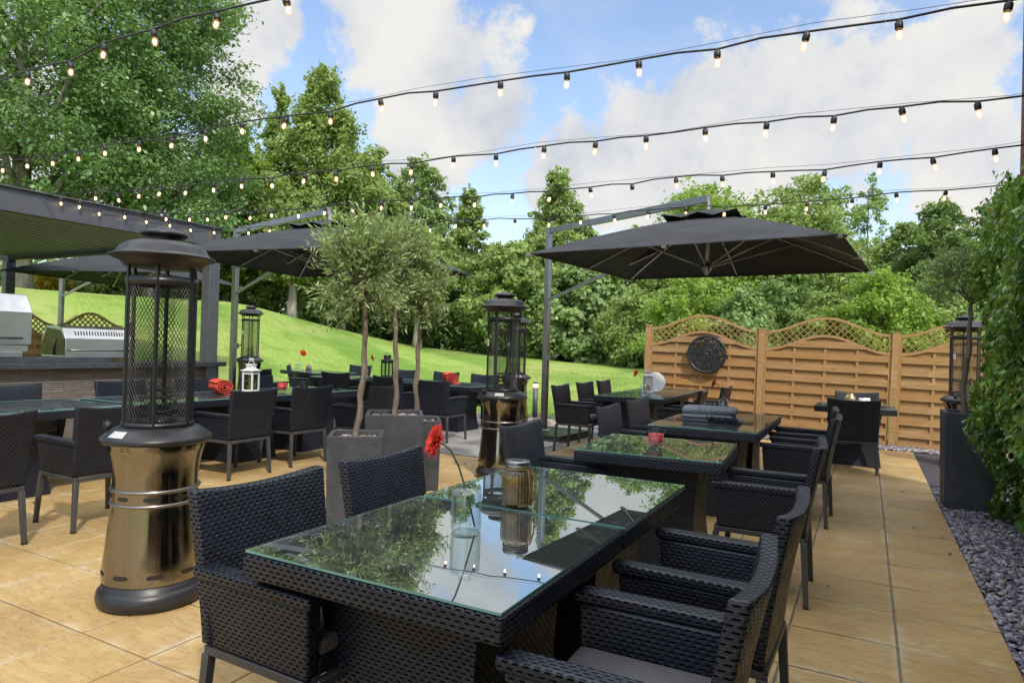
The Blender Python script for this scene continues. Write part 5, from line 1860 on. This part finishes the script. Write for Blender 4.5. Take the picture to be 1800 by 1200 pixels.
def lantern(mat):
    t = thing('lantern', '', 'lantern', (0, 0, 0), 0, 'slatted metal candle lanterns')
    mb = MB(); mb.box((0, 0, 0.010), (0.155, 0.155, 0.020)); mb.box((0, 0, 0.033), (0.135, 0.135, 0.026)); mb.build('base', mat, t, bevel=0.002, seg=1)
    mb = MB()
    for sx in (-1, 1):
        for sy in (-1, 1):
            mb.box((sx * 0.059, sy * 0.059, 0.155), (0.016, 0.016, 0.22))
    for s in (-1, 1):
        mb.box((s * 0.059, 0, 0.232), (0.012, 0.104, 0.012)); mb.box((0, s * 0.059, 0.232), (0.104, 0.012, 0.012))
        for k in range(5):
            o = -0.042 + 0.021 * k
            mb.box((s * 0.059, o, 0.250), (0.007, 0.008, 0.028)); mb.box((o, s * 0.059, 0.250), (0.008, 0.007, 0.028))
    mb.build('frame', mat, t)
    mb = MB(); mb.box((0, 0, 0.270), (0.165, 0.165, 0.010)); mb.hexa([(-0.07, -0.07, 0.275), (0.07, -0.07, 0.275), (0.07, 0.07, 0.275), (-0.07, 0.07, 0.275)], [(-0.04, -0.04, 0.292), (0.04, -0.04, 0.292), (0.04, 0.04, 0.292), (-0.04, 0.04, 0.292)])
    for s in (-1, 1):
        for k in range(4):
            o = -0.030 + 0.020 * k
            mb.box((s * 0.036, o, 0.312), (0.008, 0.008, 0.045)); mb.box((o, s * 0.036, 0.312), (0.008, 0.008, 0.045))
    mb.box((0, 0, 0.338), (0.088, 0.088, 0.012)); mb.build('roof', mat, t)
    mb = MB(); mb.tube([(0.04 * math.cos(a), 0, 0.342 + 0.04 * math.sin(a)) for a in [PI * k / 10 for k in range(11)]], 0.003, 6); mb.build('handle', mat, t)
    mb = MB()
    for s in (-1, 1):
        mb.box((s * 0.059, 0, 0.135), (0.002, 0.102, 0.18)); mb.box((0, s * 0.059, 0.135), (0.102, 0.002, 0.18))
    mb.build('panes', M['tube_glass'], t)
    return t


lw = Proto(lantern(M['white_paint'])); lb = Proto(lantern(M['black_metal']))
a = lw.put((-6.24, 5.26, TT), R(14), 'white slatted lantern with green sprig inside beside the coral towel', 1.0)
lb.put((-7.45, 9.20, TT), R(12), 'black slatted lantern on the long terrace table', 1.2)
b = lw.put((-2.84, 9.55, TT), R(10), 'white slatted lantern in front of the plate by the fence', 0.95)
mb = MB(); mb.lathe([(0.0, 0.046), (0.032, 0.046), (0.032, 0.115), (0.028, 0.112), (0, 0.111)], 20); tag(mb.build('candle', simple('orange_wax', (0.75, 0.20, 0.06), 0.4), None, b.location), 'orange candle inside the white lantern by the fence', 'candle')
# sprig inside the lantern on the left
sp = thing('leafy_sprig', 'green leafy sprig inside the white lantern on the left table', 'plant', a.location)
rr = np.random.default_rng(6)
n = 70
cen = np.stack([rr.uniform(-0.042, 0.042, n), rr.uniform(-0.042, 0.042, n), rr.uniform(0.06, 0.20, n)], 1)
V, F = leaf_quads(cen, unit(rr.normal(0, 1, (n, 3)) + np.array([0.5, -0.6, 0.5])), 0.030 * (0.7 + 0.6 * rr.random(n)), 0.6, rr)
raw_mesh('leaves', V, F, [M['leaf_bright']], np.repeat(rr.random(n), 4), sp)
mb = MB()
for k in range(5):
    mb.tube([(0.006 * k - 0.012, 0, 0.048), (0.012 * k - 0.03, 0.01 * (k - 2), 0.13), (0.016 * k - 0.032, 0.012 * (k - 2), 0.19)], 0.0018, 5)
mb.build('stems', M['stem'], sp)


def small_things():
    # plate standing behind the white lantern
    ax = Matrix.Rotation(R(76), 3, 'X')
    mb = MB(); mb.lathe([(0.0, 0.010), (0.07, 0.008), (0.12, 0.014), (0.150, 0.022), (0.152, 0.026), (0.145, 0.026), (0.118, 0.019), (0.07, 0.013), (0, 0.013)], 40, (0, 0, 0.150), ax=ax)
    tag(mb.build('white_plate', M['white_china'], None, (-2.80, 9.78, TT), R(24)), 'white round plate propped behind the lantern by the fence', 'plate')
    # jar with cream candle and a clear jar beyond the blanket
    t = thing('glass_jar', 'squat glass jar with cream filling beyond the folded blanket', 'jar', (-1.42, 7.02, TT))
    mb = MB(); mb.lathe([(0.0, 0.0), (0.055, 0.0), (0.060, 0.006), (0.060, 0.095), (0.056, 0.1), (0.053, 0.098)], 28, caps=False); mb.build('glass_body', M['bottle_glass'], t, fix=False)
    mb = MB(); mb.lathe([(0.0, 0.006), (0.053, 0.006), (0.053, 0.070), (0, 0.070)], 24); mb.build('filling', M['cream'], t)
    # gold ball vase and white pots on the fence table
    t = thing('gold_vase', 'round gold glass vase on the small table by the fence', 'vase', (-0.17, 9.52, TT))
    mb = MB(); mb.lathe([(0.0, 0.0), (0.035, 0.0), (0.062, 0.025), (0.078, 0.065), (0.070, 0.105), (0.045, 0.130), (0.040, 0.140), (0.044, 0.150), (0.038, 0.150), (0.03, 0.13)], 32, caps=False); mb.build('bowl', M['gold_glass'], t, fix=False)
    pot = MB().lathe([(0.0, 0.0), (0.028, 0.0), (0.036, 0.010), (0.040, 0.085), (0.037, 0.087), (0.033, 0.08), (0.03, 0.01), (0, 0.008)], 24)
    for k, (x, y, lab) in enumerate(((-0.035, 9.47, 'white sugar pot right of the gold vase, nearer one'), (0.02, 9.56, 'white pot right of the gold vase, farther one'))):
        tag(MB().lathe([(0.0, 0.0), (0.028, 0.0), (0.036, 0.010), (0.040, 0.100), (0.037, 0.102), (0.033, 0.09), (0.03, 0.01), (0, 0.008)], 24).build('white_pot', M['white_china'], None, (x, y, TT)), lab, 'pot', 'white pots by the gold vase')
    # far terrace: jar and black cup
    t = thing('glass_jar', 'dark filled glass jar beside the farthest gerbera', 'jar', (-10.20, 10.05, TT))
    mb = MB(); mb.lathe([(0.0, 0.0), (0.06, 0.0), (0.065, 0.006), (0.065, 0.12), (0.06, 0.12)], 24, caps=False); mb.build('glass_body', M['bottle_glass'], t, fix=False)
    mb = MB(); mb.lathe([(0.0, 0.006), (0.055, 0.006), (0.055, 0.08), (0.03, 0.13), (0, 0.14)], 16); mb.build('filling', simple('potpourri', (0.12, 0.06, 0.045), 0.8, 0, 0.4, 90), t)
    t = thing('condiment_pot', 'black condiment pot between chairs on the coral towel table', 'pot', (-6.62, 6.45, TT))
    mb = MB(); mb.lathe([(0.0, 0.0), (0.05, 0.0), (0.055, 0.005), (0.055, 0.10), (0.05, 0.105), (0, 0.105)], 20); mb.build('cup', M['plastic'], t)
    mb = MB(); mb.lathe([(0.0, 0.105), (0.045, 0.106), (0.03, 0.125), (0.008, 0.13), (0.008, 0.145), (0, 0.146)], 16); mb.build('lid', M['black_metal'], t)
    # bollard lights
    for (x, y, lab) in ((-5.60, 11.40, 'slim grey bollard light glowing beside the parasol pole'), (-2.72, 11.46, 'small bollard light glowing at the fence behind the lantern table')):
        t = thing('bollard_light', lab, 'bollard light', (x, y, 0), 0, 'grey bollard lights')
        mb = MB(); mb.lathe([(0.0, 0.0), (0.05, 0.0), (0.05, 0.60), (0.0, 0.60)], 24); mb.build('post', M['grey_frame'], t)
        mb = MB(); mb.lathe([(0.0, 0.60), (0.044, 0.60), (0.044, 0.665), (0.0, 0.665)], 20); mb.build('lamp', M['lamp_glow'], t)
        mb = MB(); mb.lathe([(0.0, 0.665), (0.052, 0.665), (0.052, 0.70), (0.0, 0.705)], 24); mb.build('cap', M['grey_frame'], t)


small_things()


# ------------------------------------------------------------------ trees, shrubs, far wood
def foliage(cents, rads, n_leaf, size, aspect, rng, up=0.5, out=0.6, flat=0.75, sweep=0.25):
    """leaf clumps: gaussian clouds of small leaves round clump centres"""
    k = len(cents)
    w = rads ** 2
    idx = rng.choice(k, n_leaf, p=w / w.sum())
    g = rng.normal(0, 1, (n_leaf, 3)); g /= np.linalg.norm(g, axis=1)[:, None]
    rad = rng.random(n_leaf)[:, None] ** 0.40 * (1 + 0.45 * (rng.random(n_leaf)[:, None] < 0.16))
    # every clump is a spray drawn out along its own bough
    axis = unit(cents * np.array([1, 1, 0.0]) + rng.normal(0, 0.35, (k, 3)) * np.abs(cents).mean() + np.array([0, 0, sweep]) * np.linalg.norm(cents[:, :2], axis=1).mean())
    ga = (g * axis[idx]).sum(1)[:, None] * axis[idx]
    off = (ga * 1.55 + (g - ga) * np.array([1, 1, flat]) * 0.80) * rad
    cen = cents[idx] + off * rads[idx][:, None]
    cen[:, 2] -= 0.10 * (off ** 2).sum(1) * rads[idx]
    nrm = unit(off * out + rng.normal(0, 0.55, (n_leaf, 3)) + np.array([0, 0, up]))
    s = size * (0.45 + 1.0 * rng.random(n_leaf) ** 1.4)
    V, F = leaf_quads(cen, nrm, s, aspect, rng)
    ct = rng.random(k) * 0.5
    tint = np.clip(ct[idx] + rng.random(n_leaf) * 0.5, 0, 1)
    return V, F, np.repeat(tint, 4)


PROF = {
    'cone': [(0, 0.55), (0.12, 0.95), (0.3, 1.0), (0.55, 0.72), (0.8, 0.36), (1, 0.05)],
    'round': [(0, 0.45), (0.2, 0.88), (0.45, 1.0), (0.7, 0.86), (0.88, 0.55), (1, 0.15)],
    'tall': [(0, 0.65), (0.2, 0.95), (0.5, 1.0), (0.75, 0.75), (0.92, 0.4), (1, 0.1)],
    'bush': [(0, 0.85), (0.3, 1.0), (0.6, 0.92), (0.85, 0.6), (1, 0.2)],
}


def tree(name, label, px, depth, top_py, half_px, prof, leaf, nleaf, lsize, seed, cb=0.12, group=None, cat='tree', trunk_r=0.16, barkm='bark',
         ncl=110, clr=0.20, limbs=10, aspect=0.62, wob=0.26, base=None, dens=1.9, sweep=0.25):
    """a tree standing on the lawn in the direction of a picture column, as far away as given"""
    rng = np.random.default_rng(seed)
    p = at_depth(px, 600, depth)
    z0 = lawn_z(p.x, p.y) - 0.05 if base is None else base
    ztop = at_depth(px, top_py, depth).z
    H = ztop - z0
    Rm = half_px / 1156 * depth
    t = thing(name, label, cat, (p.x, p.y, z0), 0, group)
    pr = PROF[prof]
    ncl = int(ncl * 2.1); clr *= 0.74
    # clump centres: on shells of the profile, more outside than inside, with lobes pushed in and out
    tt = rng.beta(1.15, 1.25, ncl) * 0.97
    az = rng.random(ncl) * 2 * PI
    lob = 1 + wob * (np.sin(az * 3 + seed + tt * 7) * 0.5 + np.sin(az * 5 - tt * 13 + seed * 2) * 0.35 + rng.normal(0, 0.25, ncl))
    rp = np.interp(tt, [q[0] for q in pr], [q[1] for q in pr])
    rr = Rm * rp * np.clip(lob, 0.55, 1.2) * (0.22 + 0.70 * rng.random(ncl) ** 0.55)
    zz = H * (cb + (1 - cb) * tt)
    cents = np.stack([rr * np.cos(az), rr * np.sin(az), zz], 1)
    rads = Rm * clr * 1.32 * (0.65 + 0.7 * rng.random(ncl)) * (0.45 + 0.55 * rp)
    # leading shoots give the top an uneven outline
    for q in range(5):
        cents[q] = (rng.normal(0, 0.10 * Rm), rng.normal(0, 0.10 * Rm), H * (0.90 + 0.085 * rng.random()))
        rads[q] = Rm * clr * 0.5
    cents[:, 2] = np.maximum(cents[:, 2], rads * 0.55)
    V, F, ti = foliage(cents, rads, int(nleaf * dens), lsize * 1.10, aspect, rng, sweep=sweep)
    raw_mesh('crown', V, F, [M[leaf]], ti, t)
    if trunk_r:
        mb = MB()
        pts, rs = [], []
        for i in range(10):
            f = i / 9
            pts.append((0.12 * math.sin(f * 4 + seed) * f * Rm * 0.3, 0.12 * math.cos(f * 3 + seed) * f * Rm * 0.3, H * 0.86 * f))
            rs.append(trunk_r * (1 - 0.85 * f) * (1.35 if i == 0 else 1))
        mb.tube(pts, rs, 10)
        order = rng.permutation(ncl)[:limbs]
        for q in order:
            c = Vector(cents[q])
            f = max(0.10, min(0.8, (c.z / H - 0.16) / 0.86))
            k = f * 9; i = min(8, int(k))
            a = Vector(pts[i]).lerp(Vector(pts[i + 1]), k - i)
            mid = a.lerp(c, 0.5) + Vector((0, 0, -0.05 * Rm))
            r0 = trunk_r * (1 - 0.85 * f) * 0.60
            mb.tube([a, mid, c], [r0, r0 * 0.7, r0 * 0.25], 6)
        mb.build('trunk', M[barkm], t)
    return t


GT = 'trees along the edge of the lawn'
GS = 'shrubs along the edge of the lawn'
tree('poplar_tree', 'huge poplar filling the upper left corner, grey trunk at the edge', 28, 24, -300, 255, 'tall', 'leaf_poplar', 60000, 0.140, 1, 0.16, GT, trunk_r=0.40, ncl=210, clr=0.150, limbs=46, dens=1.65, sweep=0.7, barkm='pale_bark')
tree('poplar_tree', 'tall dark poplar right of the huge one, its right edge against cloud', 262, 27, -210, 165, 'tall', 'leaf_poplar', 46000, 0.150, 2, 0.10, GT, trunk_r=0.26, ncl=170, clr=0.19, limbs=34, barkm='pale_bark', dens=1.65, sweep=0.8)
tree('lime_tree', 'lower yellow green tree between the tall poplar and the conical tree', 395, 33, 225, 92, 'round', 'leaf_bright', 17000, 0.20, 3, 0.10, GT, trunk_r=0.2)
tree('hornbeam_tree', 'conical green tree with the highest tip left of centre', 556, 34, 108, 128, 'cone', 'leaf_mid', 34000, 0.20, 4, 0.10, GT, trunk_r=0.26, ncl=150, clr=0.19, sweep=1.6, wob=0.36)
tree('hornbeam_tree', 'slim spire left of the highest conical tree', 480, 36, 146, 62, 'cone', 'leaf_mid', 13000, 0.21, 5, 0.12, GT, trunk_r=0.18, ncl=70, clr=0.26, sweep=2.0, wob=0.36)
tree('maple_tree', 'little leafy tree at the right foot of the conical tree', 645, 37, 255, 66, 'round', 'leaf_mid', 14000, 0.21, 6, 0.1, GT, trunk_r=0.18)
tree('birch_tree', 'tree above the right olive crown, its top against cloud', 725, 39, 260, 72, 'tall', 'leaf_grey', 16000, 0.21, 7, 0.08, GT, trunk_r=0.18)
tree('birch_tree', 'thin tree rising between the olive crowns and the middle heater', 818, 42, 322, 66, 'cone', 'leaf_mid', 13000, 0.22, 8, 0.06, GT, trunk_r=0.16)
tree('alder_tree', 'pointed tree left of the big parasol pole top', 975, 37, 290, 92, 'cone', 'leaf_mid', 22000, 0.21, 9, 0.05, GT, trunk_r=0.2, ncl=130)
tree('maple_tree', 'leafy tree behind the middle heater reaching the lawn', 890, 33, 420, 88, 'round', 'leaf_mid', 20000, 0.21, 10, 0.0, GT, trunk_r=0.15)
tree('hazel_tree', 'lush drooping tree left of the fence end, large pale leaves', 1030, 32, 445, 92, 'bush', 'leaf_grey', 20000, 0.24, 11, 0.0, GT, trunk_r=0.12, aspect=0.8)
tree('oak_tree', 'broad round tree crown behind the parasol arm tip', 1245, 47, 318, 135, 'round', 'leaf_bright', 24000, 0.26, 12, 0.0, GT, trunk_r=0.2, ncl=140)
tree('oak_tree', 'broad round tree crown behind the right half of the big parasol', 1410, 45, 308, 118, 'round', 'leaf_mid', 22000, 0.26, 13, 0.0, GT, trunk_r=0.2, ncl=130)
tree('birch_tree', 'slender airy tree between the two broad crowns on the right', 1522, 52, 298, 42, 'tall', 'leaf_grey', 5200, 0.22, 14, 0.1, GT, trunk_r=0.14, ncl=50, clr=0.28)
tree('oak_tree', 'rounded tree at the far right above the fence', 1655, 40, 345, 88, 'round', 'leaf_dark', 18000, 0.24, 15, 0.0, GT, trunk_r=0.2)
tree('maple_tree', 'lower rounded tree left of the far right tree', 1585, 43, 388, 62, 'round', 'leaf_mid', 12000, 0.24, 16, 0.0, GT, trunk_r=0.15)
tree('maple_tree', 'tree behind the left corner of the big parasol', 1125, 43, 395, 85, 'round', 'leaf_mid', 16000, 0.24, 17, 0.0, GT, trunk_r=0.16)
tree('oak_tree', 'far right tree mostly hidden by the ivy', 1775, 38, 330, 95, 'round', 'leaf_dark', 14000, 0.24, 18, 0.0, GT, trunk_r=0.2)
tree('ash_tree', 'tree with bare grey trunk on the slope left of the olive trees', 511, 31, 340, 78, 'round', 'leaf_mid', 13000, 0.20, 19, 0.32, GT, trunk_r=0.24, barkm='pale_bark')
tree('ash_tree', 'tree with pale bare trunk on the lawn behind the right olive', 733, 31, 400, 64, 'round', 'leaf_mid', 11000, 0.20, 20, 0.34, GT, trunk_r=0.22, barkm='pale_bark')
tree('ash_tree', 'dark trunked tree behind the front olive crown', 600, 33, 380, 62, 'round', 'leaf_dark', 11000, 0.20, 30, 0.30, GT, trunk_r=0.2)
tree('dark_yew', 'dark evergreen mass below the birch behind the right olive', 770, 35, 440, 78, 'bush', 'leaf_dark', 17000, 0.21, 31, 0.0, GT, trunk_r=0.1)
tree('dark_yew', 'dark evergreen mass behind the olive trunks', 660, 36, 470, 72, 'bush', 'leaf_dark', 15000, 0.21, 32, 0.0, GT, trunk_r=0.1)
shr = [(1125, 28, 505, 60, 'leaf_mid', 'rounded shrub at the left end of the wooden fence'),
       (1215, 24, 482, 74, 'leaf_bright', 'bright leafy shrub above the iron plaque'),
       (1300, 23, 505, 62, 'leaf_grey', 'greyish feathery shrub above the first fence hump'),
       (1375, 24.5, 490, 76, 'leaf_dark', 'dark shrub behind the middle fence post'),
       (1455, 22.5, 512, 66, 'leaf_mid', 'mid green shrub above the second fence hump'),
       (1545, 21.5, 468, 78, 'leaf_bright', 'light green shrub right of the big parasol corner'),
       (1640, 22.5, 478, 72, 'leaf_mid', 'shrub above the right fence panel'),
       (1735, 24, 440, 90, 'leaf_dark', 'dark shrub beside the ivy'),
       (965, 32, 520, 60, 'leaf_mid', 'shrub behind the big parasol pole'),
       (1085, 31.5, 540, 46, 'leaf_dark', 'low dark shrub at the lawn edge left of the fence'),
       (860, 34, 520, 58, 'leaf_dark', 'dark shrub behind the middle heater guard'),
       (560, 33, 500, 46, 'leaf_dark', 'dark shrub between the trunks on the slope'),
       (440, 34, 478, 56, 'leaf_mid', 'green shrub behind the small distant heater'),
       (370, 34, 478, 44, 'leaf_grey', 'pale shrub seen just right of the pergola post'),
       (300, 33, 476, 60, 'leaf_mid', 'shrub seen through the big heater guard'),
       (180, 31, 476, 62, 'leaf_mid', 'green hedge shrub right of the yellow shrub')]
for i, (px, d, top, hw, lf, lab) in enumerate(shr):
    tree('shrub', lab, px, d, top, hw, 'bush', lf, 9500, 0.13, 100 + i, 0.0, GS, 'shrub', 0.05, ncl=70, clr=0.26, limbs=8)
tree('shrub', 'yellow leaved shrub beside the grey trunk at the left', 75, 29, 476, 44, 'bush', 'leaf_yellow', 6500, 0.13, 140, 0.0, GS, 'shrub', 0.04, ncl=50, clr=0.28, limbs=6)
tree('shrub', 'green shrub left of the yellow leaved shrub', 20, 33, 470, 60, 'bush', 'leaf_mid', 7000, 0.14, 141, 0.0, GS, 'shrub', 0.04, ncl=50, clr=0.28, limbs=6)


def far_wood():
    rng = np.random.default_rng(77)
    k = 520
    az = np.radians(rng.uniform(-100, 45, k)); d = rng.uniform(56, 78, k)
    hgt = 4.5 + 3.0 * np.sin(az * 9) + 2.0 * np.sin(az * 23 + 1)
    z = rng.random(k) * np.clip(hgt, 2.5, 9) + 0.5
    cents = np.stack([np.sin(az) * d, np.cos(az) * d, z], 1)
    V, F, ti = foliage(cents, 1.6 + rng.random(k), 60000, 0.42, 0.75, rng)
    o = raw_mesh('far_wood', V, F, [M['leaf_dark']], ti)
    tag(kind(o, 'stuff'), 'distant dark wood seen through gaps behind the lawn trees', 'wood')


far_wood()


def house():
    p = at_depth(-62, 600, 44)
    z = lawn_z(p.x, p.y)
    t = thing('white_house', 'white house wall just visible at the far left edge', 'house', (p.x, p.y, z), R(64))
    mb = MB(); mb.box((0, 0, 1.6), (5.0, 4.0, 3.6)); mb.build('wall', M['white_paint'], t)
    mb = MB(); mb.hexa([(-2.7, -2.2, 3.4), (2.7, -2.2, 3.4), (2.7, 2.2, 3.4), (-2.7, 2.2, 3.4)], [(-2.7, -0.05, 4.8), (2.7, -0.05, 4.8), (2.7, 0.05, 4.8), (-2.7, 0.05, 4.8)]); mb.build('roof', M['planter'], t)
    for x in (-1.4, 1.4):
        mb = MB(); mb.box((x, -2.0, 1.7), (0.9, 0.08, 1.1)); w = mb.build('window', M['grey_frame'], t)


house()
print('objects', len(S.objects), 'polys', sum(len(o.data.polygons) for o in S.objects if o.type == 'MESH'))
